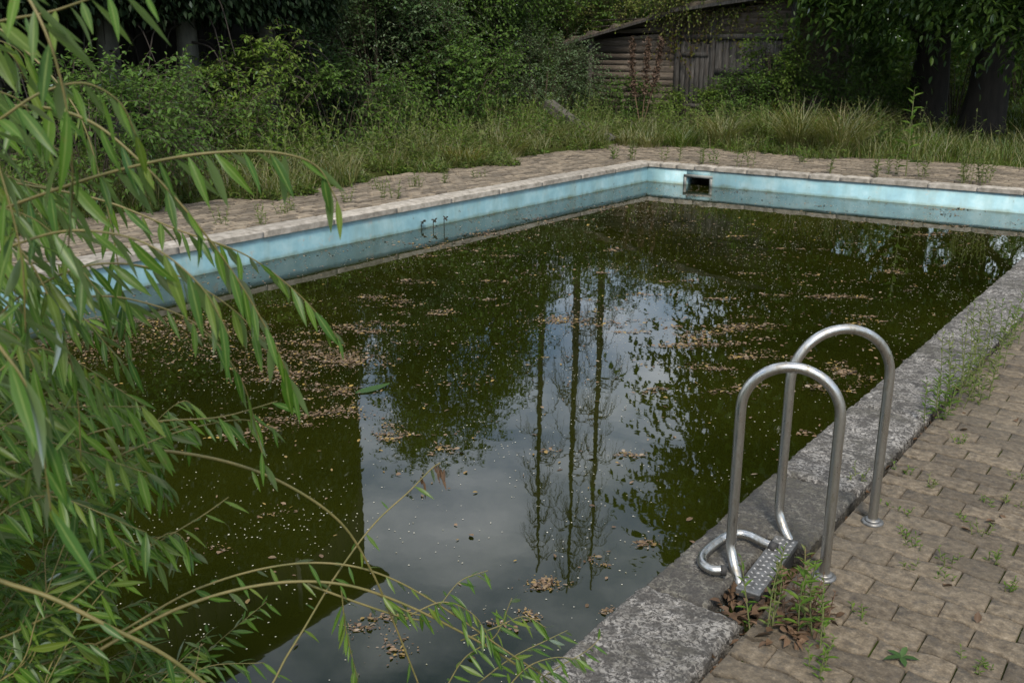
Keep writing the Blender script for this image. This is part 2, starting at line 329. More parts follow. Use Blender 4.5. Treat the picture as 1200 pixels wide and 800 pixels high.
def ground_z(x, y):
    deck = (x > DXL-.15) & (x < 7) & (y > -6) & (y < DYF+.1)
    z = np.where(deck, np.where((x > XR) & (y < YF+.2), -.012, -.04), .03)
    trench = (x > XR-.1) & (x < XR+CWR+.07) & (y > YN-.5) & (y < YF+.5)
    z = np.where(trench, -.10, z)
    d = np.maximum(np.maximum(DXL-.15-x, y-DYF-.1), 0)
    z = z+np.clip(d, 0, 12)*.012+np.where(d > 0, .05*np.sin(x*1.3+y*.7)*np.clip(d, 0, 1), 0)
    far = np.hypot(x+6, y-10); return z+np.clip(far-40, 0, 200)*.02
def ladder_coords(edges, lo, hi, step, far):
    a = list(np.arange(lo, hi, step))+list(edges)
    x = lo
    while x > -far: x -= max(step, (lo-x)*.25+step); a.append(x)
    x = hi
    while x < far: x += max(step, (x-hi)*.25+step); a.append(x)
    a = np.array(sorted(a)); keep = [a[0]]
    for q in a[1:]:
        if q-keep[-1] > .012: keep.append(q)
    return np.array(keep)
xs = ladder_coords([XL-.1, XR+.1, XR+CWR+.06, XR+CWR+.08, XR-.1, DXL-.16, DXL-.14], -20, 8, .7, 900)
ys = ladder_coords([YN-.1, YF+.1, DYF+.09, DYF+.11], -6, 30, .7, 900)
X, Y = np.meshgrid(xs, ys, indexing='ij'); Z = ground_z(X, Y); nx, ny = X.shape
V = np.stack([X, Y, Z], -1).reshape(-1, 3)
ii, jj = np.meshgrid(np.arange(nx-1), np.arange(ny-1), indexing='ij')
cxm = (xs[:-1]+xs[1:])[ii]/2; cym = (ys[:-1]+ys[1:])[jj]/2
keep = ~((cxm > XL-.1) & (cxm < XR+.1) & (cym > YN-.1) & (cym < YF+.1))
ii, jj = ii[keep], jj[keep]
gm = MB(); gm.add(V, np.stack([ii*ny+jj, (ii+1)*ny+jj, (ii+1)*ny+jj+1, ii*ny+jj+1], -1))
g = gm.build('ground', M['ground'], smooth=False); g['kind'] = 'structure'

pool = thing('swimming_pool', (-4.5, 7.3, 0), 'abandoned outdoor swimming pool with faded blue walls and concrete coping', 'swimming pool')
PO = np.array(pool.location)
def pchild(o, parent=pool): o.parent = parent; o.matrix_parent_inverse = Matrix.Translation(-Vector(parent.location)); return o
pchild(box('wall', XL-OV-.2, XL-OV, YN-.2, YF+.2, -1.7, LIP+.004, M['blue']))
pchild(box('wall', XR+OV, XR+OV+.2, YN-.2, YF+.2, -1.7, LIP-.002, M['blue']))
pchild(box('wall', XL-OV, XR+OV, YN-OV-.2, YN-OV, -1.7, LIP-.002, M['blue']))
# far wall with the skimmer opening
YW = YF+OV
s0 = py_(804.5, 208, YW); s1 = py_(832, 208, YW); SX0, SX1 = s0[0], s1[0]; SZ1 = py_(818, 208.5, YW)[2]; SZ0 = -.36
w = MB(); mb_box(w, XL-OV, SX0, YW, YW+.2, -1.7, LIP+.004); mb_box(w, SX1, XR+OV, YW, YW+.2, -1.7, LIP+.004)
mb_box(w, SX0, SX1, YW, YW+.2, SZ1, LIP+.004); mb_box(w, SX0, SX1, YW, YW+.2, -1.7, SZ0)
pchild(w.build('wall', M['blue']))
pchild(box('floor', XL-.1, XR+.1, YN-.1, YF+.1, -1.8, -1.69, M['blue']))
sk = w = MB()
fw = .045
mb_box(w, SX0-fw, SX1+fw, YW-.014, YW+.01, SZ1, SZ1+fw); mb_box(w, SX0-fw, SX1+fw, YW-.014, YW+.01, SZ0-fw, SZ0)
mb_box(w, SX0-fw, SX0, YW-.0135, YW+.01, SZ0, SZ1); mb_box(w, SX1, SX1+fw, YW-.0135, YW+.01, SZ0, SZ1)
skf = pchild(w.build('skimmer_frame', M['skim'])); skf['label'] = 'pale plastic frame round the skimmer opening'
w = MB(); mb_box(w, SX0-.02, SX1+.02, YW+.55, YW+.57, -.7, 0-.02); mb_box(w, SX0-.02, SX0, YW+.19, YW+.55, -.7, -.02); mb_box(w, SX1, SX1+.02, YW+.19, YW+.55, -.7, -.02)
mb_box(w, SX0, SX1, YW+.2, YW+.55, SZ1+.002, SZ1+.03)
pchild(w.build('skimmer_chamber', M['niche']))

def coping_stone(x0, x1, y0, y1, z0, z1, mat, cell, amp, name='coping_stone', tilt=0.0):
    nxx = max(2, int((x1-x0)/cell)); nyy = max(2, int((y1-y0)/cell))
    u = np.linspace(0, 1, nxx+1); vv = np.linspace(0, 1, nyy+1); U, Vv = np.meshgrid(u, vv, indexing='ij')
    Xg = x0+U*(x1-x0); Yg = y0+Vv*(y1-y0)
    ed = np.minimum(np.minimum(U*(x1-x0), (1-U)*(x1-x0)), np.minimum(Vv*(y1-y0), (1-Vv)*(y1-y0)))
    rz = rng.normal(0, 1, U.shape); k = rz.copy()
    for a in (0, 1): k = (k+np.roll(k, 1, a)+np.roll(k, -1, a))/3*1.25
    Zg = z1+k*amp-np.clip(.018-ed, 0, .018)**2*45+tilt*(U-.5)
    crn = (np.minimum(U*(x1-x0), (1-U)*(x1-x0))+np.minimum(Vv*(y1-y0), (1-Vv)*(y1-y0)) < rng.uniform(.01, .045)); Zg = Zg-crn*rng.uniform(.004, .014)
    border = (ed < 1e-6); Xg = Xg+np.where(border, rng.normal(0, amp*.7, U.shape), 0); Yg = Yg+np.where(border, rng.normal(0, amp*.4, U.shape), 0)
    m = MB(); top = np.stack([Xg, Yg, Zg], -1); n1, n2 = U.shape
    i, j = np.meshgrid(np.arange(n1-1), np.arange(n2-1), indexing='ij'); i, j = i.ravel(), j.ravel()
    m.add(top.reshape(-1, 3), np.stack([i*n2+j, (i+1)*n2+j, (i+1)*n2+j+1, i*n2+j+1], -1))
    loop = [(a, 0) for a in range(n1)]+[(n1-1, b) for b in range(1, n2)]+[(a, n2-1) for a in range(n1-2, -1, -1)]+[(0, b) for b in range(n2-2, 0, -1)]
    tp = np.array([top[a, b] for a, b in loop]); md = tp.copy(); md[:, 2] = z0+(tp[:, 2]-z0)*.5+rng.normal(0, amp*.5, len(tp)); bt = tp.copy(); bt[:, 2] = z0
    n = len(tp); q = np.arange(n); r = (q+1) % n
    m.add(np.vstack([tp, md, bt]), np.vstack([np.stack([q, q+n, r+n, r], -1), np.stack([q+n, q+2*n, r+2*n, r+n], -1)]))
    return pchild(m.build(name, mat))
# right coping: slabs with the ladder notch
ybr = [2.54-1.98, 2.54-.99, 2.54]
y = -.0
NB = (2.56, 3.115)
yj = [.30, 1.52, 2.56]
for a, b in zip(yj[:-1], yj[1:]): coping_stone(XR, XR+CWR, a+.008, b-.008, LIP-.02, 0, M['coping'], .009 if b > 1.6 else .05, .0042, tilt=-.004)
coping_stone(XR, XR+CWR-.125, NB[0]-.002, NB[1]+.002, LIP-.02, -.004, M['coping_moss'], .009, .0045)
y = NB[1]; k = 0
for ln in (.57, 1.02, .98, 1.03, 1.0, .99, 1.02, 1.0, 1.0, 1.0, 1.0, 1.32):
    y1 = min(y+ln, YF+.02)
    if y1-y < .2: break
    cell = .010 if y < 4 else (.018 if y < 6.5 else .035)
    coping_stone(XR, XR+CWR, y+.008, y1-.008, LIP-.02, rng.normal(0, .002), M['coping'] if y > 3.3 else M['coping_moss'], cell, .004, tilt=rng.normal(-.002, .003)); y = y1
# left coping
y = YN-.3
while y < YF-.1:
    ln = .99+rng.normal(0, .015); y1 = min(y+ln, YF+.02)
    if YF+.02-y1 < .3: y1 = YF+.02
    coping_stone(XL-CWL, XL+rng.normal(0, .0015), y+.004, y1-.004, LIP, rng.normal(0, .003), M['coping_far'], .05, .0016, tilt=rng.normal(0, .003)); y = y1
# far coping, joints as in the photograph
jx = [XL-CWL]+[gz(a, b)[0] for a, b in ((775, 190.5), (794, 191.8), (817, 193), (840, 195), (878, 197.5), (912, 200), (950, 203), (985, 206), (1021, 208.5), (1088, 213.5), (1145, 218), (1200, 222.5))]
while jx[-1] < XR+CWR-.5: jx.append(jx[-1]+.95)
jx[-1] = XR+CWR
for a, b in zip(jx[:-1], jx[1:]):
    coping_stone(a+.004, b-.004, YF+rng.normal(0, .0015)+.010, YF+.25, LIP, rng.normal(0, .003), M['coping_far'], .05, .0016)
# near coping
for a in np.arange(XL+.0, XR-.9, 1.0): coping_stone(a+.004, min(a+1, XR)-.004, YN-.33, YN, LIP, 0, M['coping_far'], .06, .0016)

wm = MB(); wm.add([[XL-OV-.004, YN-OV-.004, WATER], [XR+OV+.004, YN-OV-.004, WATER], [XR+OV+.004, YW+.004, WATER], [XL-OV-.004, YW+.004, WATER]], [[0, 1, 2, 3]])
wm.add([[SX0, YW+.004, WATER], [SX1, YW+.004, WATER], [SX1, YW+.55, WATER], [SX0, YW+.55, WATER]], [[0, 1, 2, 3]])
wo_ = wm.build('water', M['water']); wo_['kind'] = 'structure'

# ------------------------------------------------------------------ pavers
PL, PW, PH = .226, .114, .055
def paver_mesh(seed, gap=.0022):
    r = np.random.default_rng(seed)
    xx = np.array([0, .18, .32, .5, .68, .82, 1.0]); s = np.array([0, 1, 1, 0, -1, -1, 0])*.011
    bot = np.stack([(xx-.5)*PL, -PW/2+s+gap], 1); top = np.stack([(xx-.5)*PL, PW/2-s-gap], 1)[::-1]
    P = np.vstack([bot, top]); P[:, 0] = np.clip(P[:, 0], -PL/2+gap, PL/2-gap); P += r.normal(0, .0012, P.shape); n = len(P)
    inn = P*np.array([.975, .95]); ins = inn*.55
    zt = r.normal(0, .0009, n)
    V = np.vstack([np.c_[P, np.full(n, -PH)], np.c_[P, np.full(n, -.0035)+r.normal(0, .0015, n)], np.c_[inn, zt], np.c_[ins, zt*.3+r.normal(0, .001, n)]])
    q = np.arange(n); k = (q+1) % n; m = MB()
    m.add(V, np.vstack([np.stack([q+a*n, k+a*n, k+(a+1)*n, q+(a+1)*n], -1) for a in range(3)])); m.f.append(np.array([np.arange(n)+3*n])); return m
pmb_near = [paver_mesh(i) for i in range(6)]; pmb_far = [paver_mesh(i, .011) for i in range(6)]
def pave(name, x0, x1, y0, y1, mat, skip, along='x', nobj=300):
    root = bpy.data.objects.new(name, None); COL.objects.link(root); root['kind'] = 'structure'
    pmb = pmb_near if mat is M['paver'] else pmb_far; meshes = [pm.mesh('paver', mat) for pm in pmb]; rough_ = 1 if mat is M['paver'] else 2.2
    items = []
    rows = int(round(((y1-y0) if along == 'x' else (x1-x0))/PW)); cols = int(((x1-x0) if along == 'x' else (y1-y0))/PL)+2
    for i in range(rows):
        for j in range(-1, cols):
            a = (j+(i % 2)*.5+.5)*PL; b = (i+.5)*PW
            x, y = (x0+a, y0+b) if along == 'x' else (x0+b, y0+a)
            sxx = 1.0
            if a < .02 and a > -.02: a2 = PL*.25; sxx = .5; x, y = (x0+a2, y) if along == 'x' else (x, y0+a2)
            if x < x0+.02 or x > x1 or y < y0 or y > y1 or skip(x, y): continue
            u, v, w = proj((x, y, 0))
            if w < .3 or u < -150 or u > 1350 or v > 1000 or v < 100: vis = 0
            else: vis = 1/w**3 if (0 < u < 1200 and v < 800) else 1e-6/w
            if vis == 0 and np.hypot(x, y) > 14: continue
            items.append((vis, x, y, rng.normal(0, .0014)*rough_+.004*math.sin(x*1.7+y*.9)*.5, rng.normal(0, .010)*rough_, rng.normal(0, .008)*rough_, rng.normal(0, .010)+(0 if along == 'x' else math.pi/2), random.randrange(6), sxx))
    items.sort(key=lambda q: -q[0]); rest = MB()
    from mathutils import Euler
    for q, (vis, x, y, z, rx, ry, rz, k, sxx) in enumerate(items):
        mt = Matrix.Translation((x, y, z)) @ Euler((rx, ry, rz)).to_matrix().to_4x4() @ Matrix.Diagonal((sxx, 1, 1, 1))
        if q < nobj:
            o = bpy.data.objects.new('paver', meshes[k]); COL.objects.link(o); o.parent = root; o.matrix_local = mt
        else:
            A = np.array(mt); Vv = np.concatenate(pmb[k].v); base = rest.n
            rest.v.append(Vv@A[:3, :3].T+A[:3, 3]); rest.n += len(Vv)
            for f in pmb[k].f: rest.f.append(f+base)
    if rest.v: rest.build('paver_field', mat, root, stuff=True)
    return root
ox = XR+CWR+.035
pv = pave('pavement', ox, 6.5, -3.0, YF+.3, M['paver'], lambda x, y: False)
pave('pavement', DXL, 7.0, YF+.27, DYF, M['paver_far'], lambda x, y: x < XL-CWL+.0 and False)
pave('pavement', DXL, XL-CWL-.01, -2.0, YF+.27, M['paver_far'], lambda x, y: False, along='y')

# ------------------------------------------------------------------ pool ladder
lad = thing('pool_ladder', (-1.02, 3.0, 0), 'stainless steel pool ladder with two hooped handrails and one tread on rough coping', 'pool ladder')
def lch(o): return pchild(o, lad)
def hoop(F, I, top, bend):
    F = np.array(F, float); I = np.array(I, float); d = I-F; wdt = np.linalg.norm(d[:2]); r = wdt/2; mid = (F+I)/2
    e = d/np.linalg.norm(d); pts = [F+[0, 0, -.03]]
    for z in np.linspace(0, top-r, 8): pts.append(F+[0, 0, z])
    for a in np.linspace(0, math.pi, 25)[1:-1]: pts.append(mid-e*r*math.cos(a)+np.array([0, 0, top-r+r*math.sin(a)]))
    for z in np.linspace(top-r, .09, 8): pts.append(I+[0, 0, z])
    for s in np.linspace(0, 1, 8)[1:]:
        pts.append(I+np.array([bend[0]*s*s, bend[1]*s*s, .09-(.09-bend[2])*s]))
    m = MB(); tube(m, pts, .0178, 18); return m
HN = ((-.880, 2.95, 0), (-1.175, 2.845, 0)); HF = ((-.871, 3.452, 0), (-1.142, 3.195, 0))
lch(hoop(*HN, .733, (.085, -.085, -.035)).build('handrail', M['steel'], smooth=True))
lch(hoop(*HF, .768, (.085, -.055, -.03)).build('handrail', M['steel'], smooth=True))
for F in (HN[0], HF[0]):
    m = MB(); c = np.array(F); tube(m, [c+[0, 0, -.01], c+[0, 0, .006], c+[0, 0, .010]], [.041, .041, .037], 28); tube(m, [c+[0, 0, .009], c+[0, 0, .016], c+[0, 0, .019]], [.030, .028, .0215], 24)
    lch(m.build('floor_flange', M['plate'], smooth=False))
# tread: long plate with raised grips
tA = gz(878, 690, .012); tB = gz(921, 632, .012); ax = nrm(tB-tA); sd_ = np.array([ax[1], -ax[0], 0]); tm = (tA+tB)/2; tl = np.linalg.norm(tB-tA)+.03
bm = box_bm(-.042, .042, -tl/2, tl/2, -.028, .0, .004)
rot = Matrix(((sd_[0], ax[0], 0, tm[0]), (sd_[1], ax[1], 0, tm[1]), (0, 0, 1, .012), (0, 0, 0, 1))) @ Matrix.Rotation(R(2), 4, 'Y')
bm.transform(rot); tr = lch(bmesh_obj('tread', bm, M['plate'])); 
gm_ = MB()
for i in range(13):
    for j in range(4):
        x = -.028+j*.0187; y = -tl/2+.03+i*(tl-.06)/12+(j % 2)*.008; a = .6 if j % 2 else -.6
        u = np.array([math.cos(a), math.sin(a)])*.0105; w_ = np.array([-math.sin(a), math.cos(a)])*.0045
        pts = [(x+u[0], y+u[1], -.002), (x+w_[0], y+w_[1], -.002), (x-u[0], y-u[1], -.002), (x-w_[0], y-w_[1], -.002), (x, y, .004)]
        gm_.add([list(rot @ Vector(q)) for q in pts], [[0, 1, 4], [1, 2, 4], [2, 3, 4], [3, 0, 4]])
go = gm_.build('tread_grip', M['grip'], tr)
for s in (-1, 1):
    bm = box_bm(-.036, .036, s*tl/2*.9-.012, s*tl/2*.9+.012, -.10, -.027, .004); bm.transform(rot); lch(bmesh_obj('tread_bracket', bm, M['rubber']))
bm = box_bm(.012, .037, -tl/2+.05, tl/2-.05, -.09, -.0275, .003); bm.transform(rot); lch(bmesh_obj('tread_skirt', bm, M['rubber']))
# stand-off loop lying over the coping
lp = [gz(846, 668, .022), gz(834, 667, .022), gz(824, 660, .022), gz(824, 650, .022), gz(838, 637, .022), gz(852, 628, .022), gz(866, 625, .022), gz(880, 628, .022), gz(892, 634, .022), gz(905, 640, .018)]
m = MB(); lpp = catmull(lp, 6); tube(m, lpp, .0165, 16); lch(m.build('standoff_loop', M['steel'], smooth=True))
m = MB(); tube(m, [lp[0]+(lp[0]-lp[1])*.45, lp[0]+(lp[1]-lp[0])*.15], .0185, 16); lch(m.build('rubber_cap', M['rubber']))
m = MB(); tube(m, [lp[-1]+(lp[-1]-lp[-2])*.35, lp[-1]+(lp[-2]-lp[-1])*.2], .0185, 16); lch(m.build('rubber_cap', M['rubber']))

# ------------------------------------------------------------------ shed
YS = 21.5
shed = thing('wooden_shed', (-11.2, YS, 0), 'weathered dark wooden shed with plank door and sloping mossy roof', 'shed')
def sch(o, p=shed): o.parent = p; o.matrix_parent_inverse = Matrix.Translation(-Vector(shed.location)) if p is shed else Matrix.Identity(4); return o
def roof_z(x): return np.interp(x, [-14.3, -11.13, -7.2], [1.86, 2.58, 3.0])
XA, XB, XC, XD, XE = -13.55, -11.16, -11.04, -10.2, -8.3
nb = 17; bh = 2.62/nb
def board(name, x0, x1, z0, z1, y, mat, th=.025, tilt=0.0, parent=shed):
    za, zb = min(z1, float(roof_z(x0))-.04), min(z1, float(roof_z(x1))-.04)
    if max(za, zb) <= z0+.02: return None
    za, zb = max(za, z0+.012), max(zb, z0+.012)
    m = MB(); o_ = tilt
    m.add([[x0,y-o_,z0],[x1,y-o_,z0],[x1,y+th,z0],[x0,y+th,z0],[x0,y,za],[x1,y,zb],[x1,y+th,zb],[x0,y+th,za]], BOXF); return sch(m.build(name, mat), parent)
for i in range(nb):
    j = rng.normal(0, .012); board('wall_board', XA-.0+rng.uniform(0, .03), XB, .0+i*bh+j, (i+1)*bh+j+.02, YS+rng.normal(0, .007), M['board'], tilt=.004)
box_ = lambda *a, **k: sch(box(*a, **k))
for x in (XA, XB+.06, XD, XE): 
    m = MB(); zt = float(roof_z(x))-.05; mb_box(m, x-.06, x+.06, YS-.045, YS+.05, -.05, zt); sch(m.build('post', M['plank']))
door = sch(box('door', XC+.02, XD-.07, YS+.012, YS+.03, .05, 2.0, M['niche']))
npk = 6; pw = (XD-.07-XC-.03)/npk
for i in range(npk):
    x0 = XC+.03+i*pw; m = MB(); mb_box(m, x0+.006, x0+pw-.006, YS-.018+rng.normal(0, .004), YS+.0115, .06+rng.uniform(0, .05), 1.93+rng.normal(0, .03))
    o = sch(m.build('plank', M['plank']), door)
for z in (.45, 1.62):
    m = MB(); mb_box(m, XC+.04, XD-.09, YS-.04, YS-.0195, z, z+.1); sch(m.build('door_rail', M['plank']), door)
m = MB(); mb_box(m, XB+.13, XE-.07, YS-.05, YS+.02, 2.0, 2.12); sch(m.build('lintel', M['plank']))
for i in range(5):
    z0 = 2.13+i*.16; board('wall_board', XB+.13, XE, z0, z0+.17, YS+.01+rng.normal(0, .004), M['board'], tilt=.008)
door2 = sch(box('door', XD+.07, XE-.07, YS+.012, YS+.03, .05, 2.0, M['niche']))
w2 = XE-XD-.14
for i in range(10):
    x0 = XD+.07+i*w2/10; m = MB(); mb_box(m, x0+.006, x0+w2/10-.006, YS-.014+rng.normal(0, .004), YS+.0115, .06, 1.97+rng.normal(0, .02)); sch(m.build('plank', M['plank']), door2)
for z in (.5, 1.22):
    m = MB(); mb_box(m, XD+.09, XE-.09, YS-.045, YS-.0205, z, z+.14); sch(m.build('door_rail', M['plank']), door2)
sch(box('side_wall', XA-.02, XA+.02, YS+.06, YS+4.2, -.05, 1.95, M['board'])); sch(box('back_wall', XA, XE, YS+4.2, YS+4.25, -.05, 1.9, M['board'])); sch(box('side_wall', XE-.02, XE+.02, YS+.06, YS+4.2, -.05, 2.7, M['board']))
def roof_part(name, x0, x1, z0, z1, y0, y1, th, mat, amp=.0):
    n, k = 26, 18; u = np.linspace(0, 1, n+1); v = np.linspace(0, 1, k+1); U, Vv = np.meshgrid(u, v, indexing='ij')
    top = np.stack([x0+U*(x1-x0), y0+Vv*(y1-y0), z0+U*(z1-z0)+rng.normal(0, amp, U.shape)+th], -1)
    bot = np.stack([x0+U*(x1-x0), y0+Vv*(y1-y0), z0+U*(z1-z0)], -1); m = MB(); i, j = np.meshgrid(np.arange(n), np.arange(k), indexing='ij'); i, j = i.ravel(), j.ravel(); q = i*(k+1)+j
    F = np.stack([q, q+k+1, q+k+2, q+1], -1); m.add(top.reshape(-1, 3), F); m.add(bot.reshape(-1, 3), F[:, ::-1])
    loop = [a*(k+1) for a in range(n+1)]+[n*(k+1)+b for b in range(1, k+1)]+[a*(k+1)+k for a in range(n-1, -1, -1)]+[b for b in range(k-1, 0, -1)]
    T = top.reshape(-1, 3)[loop]; B = bot.reshape(-1, 3)[loop]; nn = len(loop); q = np.arange(nn); r = (q+1) % nn
    m.add(np.vstack([T, B]), np.stack([q, q+nn, r+nn, r], -1)); return sch(m.build(name, mat))
rl = roof_part('roof', -14.3, -11.12, 1.86, 2.575, YS-.32, YS+4.6, .05, M['plank'], .004)
roof_part('roof_moss', -14.3, -11.2, 1.925, 2.62, YS-.25, YS+4.5, .05, M['moss_roof'], .03)
roof_part('roof', -11.16, -7.2, 2.60, 3.0, YS-.42, YS+4.6, .07, M['plank'], .004)
roof_part('roof_moss', -11.14, -7.25, 2.675, 3.07, YS-.40, YS+4.5, .05, M['moss_roof'], .03)

# ------------------------------------------------------------------ vegetation generators
def rdir(n, up=0.0):
    d = rng.normal(0, 1, (n, 3)); d = nrm(d); d[:, 2] += up; return nrm(d)
def shoots(lm, sm, O, D, Ls, k, ll, lw, droop=.35, leaf_down=.35, twig=.004, kite=False, jitter=.35, fold=.12, tuft=0):
    """leafy shoots: O origins, D directions, k leaves each, alternate along a drooping shoot"""
    n = len(O); D = nrm(D); Ls = np.broadcast_to(Ls, (n,)).astype(float); down = np.array([0, 0, -1.])
    prev = O
    Ps, Ds, Ns, LLs = [], [], [], []
    roll = rng.uniform(0, 6.28, n); S0 = nrm(np.cross(D, np.array([0.02, 0.03, 1.]))); U0 = np.cross(S0, D)
    for j in range(k):
        tt = (j+1)/k; pos = O+D*(Ls*tt)[:, None]+down*(droop*Ls*tt*tt)[:, None]
        T = nrm(D+down*(2*droop*tt))
        S = S0*(1 if j % 2 else -1)
        ld = T*(.45 if j < k-1 else 1.2)+S*(.9 if j < k-1 else .1)+down*leaf_down+rng.normal(0, jitter, (n, 3))
        nn = np.array([0, 0, 1.])+rng.normal(0, .45, (n, 3))+S*.15
        Ps.append(pos); Ds.append(ld); Ns.append(nn); LLs.append(np.full(n, ll)*rng.uniform(.65, 1.15, n)*(1-.3*tt))
        if sm is not None and (j % 2 == 1 or j == k-1):
            sticks(sm, prev, pos, twig*(1.1-.6*(tt-1/k)), twig*(1.1-.7*tt)); prev = pos
    P = np.concatenate(Ps); LL = np.concatenate(LLs)
    add_leaves(lm, P, np.concatenate(Ds), np.concatenate(Ns), LL, LL*lw, fold=fold, kite=kite)
def clump_points(n, c, rad, nclump, spread, shell=.55, zmin=.1):
    """points gathered in clumps through an ellipsoid's outer volume"""
    d = nrm(rng.normal(0, 1, (nclump, 3))); rr = shell+(1-shell)*rng.random((nclump, 1))**.6
    cc_ = d*rr*np.array(rad); w = rng.integers(0, nclump, n); P = cc_[w]+rng.normal(0, 1, (n, 3))*spread*np.array(rad)
    out = nrm(P/np.array(rad)**2+1e-6); P = P+np.array(c); ok = P[:, 2] > zmin; return P[ok], out[ok]
def shrub(px, loc, rad, nshoot, ll, lw, mat, label, group, k=7, sl=.45, zc=None, droop=.3, name='shrub', nclump=None, wood='twig', kite=False, spread=.17, shell=.5, cat='shrub', up=.35):
    loc = np.array(loc, float); root = thing(name, loc, label, cat, group); h = rad[2]
    zc = h*.52 if zc is None else zc
    P, out = clump_points(nshoot, (0, 0, zc), (rad[0], rad[1], h*.5), nclump or max(14, nshoot//45), spread, shell, .05)
    lm, sm = MB(), MB(); D = out*.8+np.array([0, 0, up])+rng.normal(0, .45, P.shape)
    shoots(lm, sm, P, D, sl*rng.uniform(.6, 1.3, len(P)), k, ll, lw, droop, kite=kite)
    lm.build('foliage', M[mat], root, stuff=True)
    ns = 9+int(rad[0]*4); bm_ = MB()
    for i in range(ns):
        a = rng.uniform(0, 6.28); r_ = rng.uniform(.2, .95); e = np.array([math.cos(a)*rad[0]*r_, math.sin(a)*rad[1]*r_, h*rng.uniform(.5, .92)])
        b = np.array([math.cos(a)*.25*r_, math.sin(a)*.25*r_, -.05]); mid = b*.5+e*.5+np.array([0, 0, h*.12]); tube(bm_, catmull([b, mid, e], 4), np.linspace(.022, .006, 9)*max(.6, h*.45), 5, False)
    bm_.v += sm.v; bm_.f += [f+bm_.n for f in sm.f]; bm_.n += sm.n
    bm_.build('branches', M[wood], root); return root

def tree(loc, h, trunk_r, crown_c, crown_r, nshoot, ll, lw, leaf, bark, label, name, group=None, lean=(0, 0), sl=.6, k=8, zmin=1.8, nclump=60, spread=.13, kite=True, droop=.45, shell=.45, limbs=14, cat='tree', extra=None, leaf_down=.35):
    loc = np.array(loc, float); root = thing(name, loc, label, cat, group); top = np.array([lean[0], lean[1], h])
    T = catmull([[0, 0, -.15], [lean[0]*.12, lean[1]*.12, h*.22], [lean[0]*.5, lean[1]*.5, h*.55], top*.93], 7)
    rr = trunk_r*np.interp(np.linspace(0, 1, len(T)), [0, .06, .3, .7, 1], [1.35, 1.02, .8, .45, .12]); m = MB(); tube(m, T, rr, 14)
    V0 = m.v[0]; V0 += rng.normal(0, trunk_r*.035, V0.shape); m.build('trunk', M[bark], root, smooth=True)
    P, out = clump_points(nshoot, crown_c, crown_r, nclump, spread, shell, zmin)
    lm, sm = MB(), MB()
    if extra is not None: shoots(lm, None, extra[0], extra[1]*.8+rng.normal(0, .4, extra[0].shape), sl*rng.uniform(.6, 1.3, len(extra[0])), k, .22, .38, droop, leaf_down, kite=False)
    shoots(lm, sm if nshoot < 6000 else None, P, out*.8+np.array([0, 0, .05])+rng.normal(0, .4, P.shape), sl*rng.uniform(.6, 1.3, len(P)), k, ll, lw, droop, leaf_down, kite=kite)
    lm.build('crown', M[leaf], root, stuff=True)
    bm_ = MB(); cc_ = np.array(crown_c); cr_ = np.array(crown_r)
    for i in range(limbs):
        e = cc_+nrm(rng.normal(0, 1, 3))*cr_*rng.uniform(.6, .92); e[2] = max(e[2], zmin)
        t0 = np.clip((e[2]-rng.uniform(.1, .45)*h*.6)/h, .2, .9); s = T[int(t0*(len(T)-1))]; mid = (s+e)/2+np.array([0, 0, .08*h*rng.uniform(.2, 1)])
        tube(bm_, catmull([s, mid, e], 5), np.linspace(trunk_r*.28, .012, 11), 6, False)
    bm_.v += sm.v; bm_.f += [f+bm_.n for f in sm.f]; bm_.n += sm.n
    bm_.build('limbs', M[bark], root); return root

def blades(m, P, H_, lean, w, segs=3, curve=1.0):
    """arching grass blades: base P, height, horizontal lean vector"""
    n = len(P); H_ = np.broadcast_to(H_, (n,)); w = np.broadcast_to(w, (n,)); side = nrm(np.stack([-lean[:, 1], lean[:, 0], np.zeros(n)], -1)+1e-5); V = np.zeros((n, segs*2+1, 3))
    for s in range(segs):
        t_ = s/segs; c = P+np.array([0, 0, 1.])*(H_*t_*(1-.25*t_*curve))[:, None]+lean*(t_**1.8)
        V[:, 2*s] = c-side*(w*(1-.5*t_))[:, None]; V[:, 2*s+1] = c+side*(w*(1-.5*t_))[:, None]
    V[:, -1] = P+np.array([0, 0, 1.])*(H_*(1-.3*curve*np.linalg.norm(lean, axis=1)/np.maximum(H_, .01)))[:, None]+lean
    k = segs*2+1; b = np.arange(n)[:, None, None]*k
    if segs > 1: m.add(V.reshape(-1, 3), (np.array([[2*s, 2*s+1, 2*s+3, 2*s+2] for s in range(segs-1)])[None]+b).reshape(-1, 4)); m.f.append((np.array([[2*segs-2, 2*segs-1, 2*segs]])[None]+b).reshape(-1, 3)+m.n-n*k)
    else: m.add(V.reshape(-1, 3), (np.array([[0, 1, 2]])[None]+b).reshape(-1, 3))

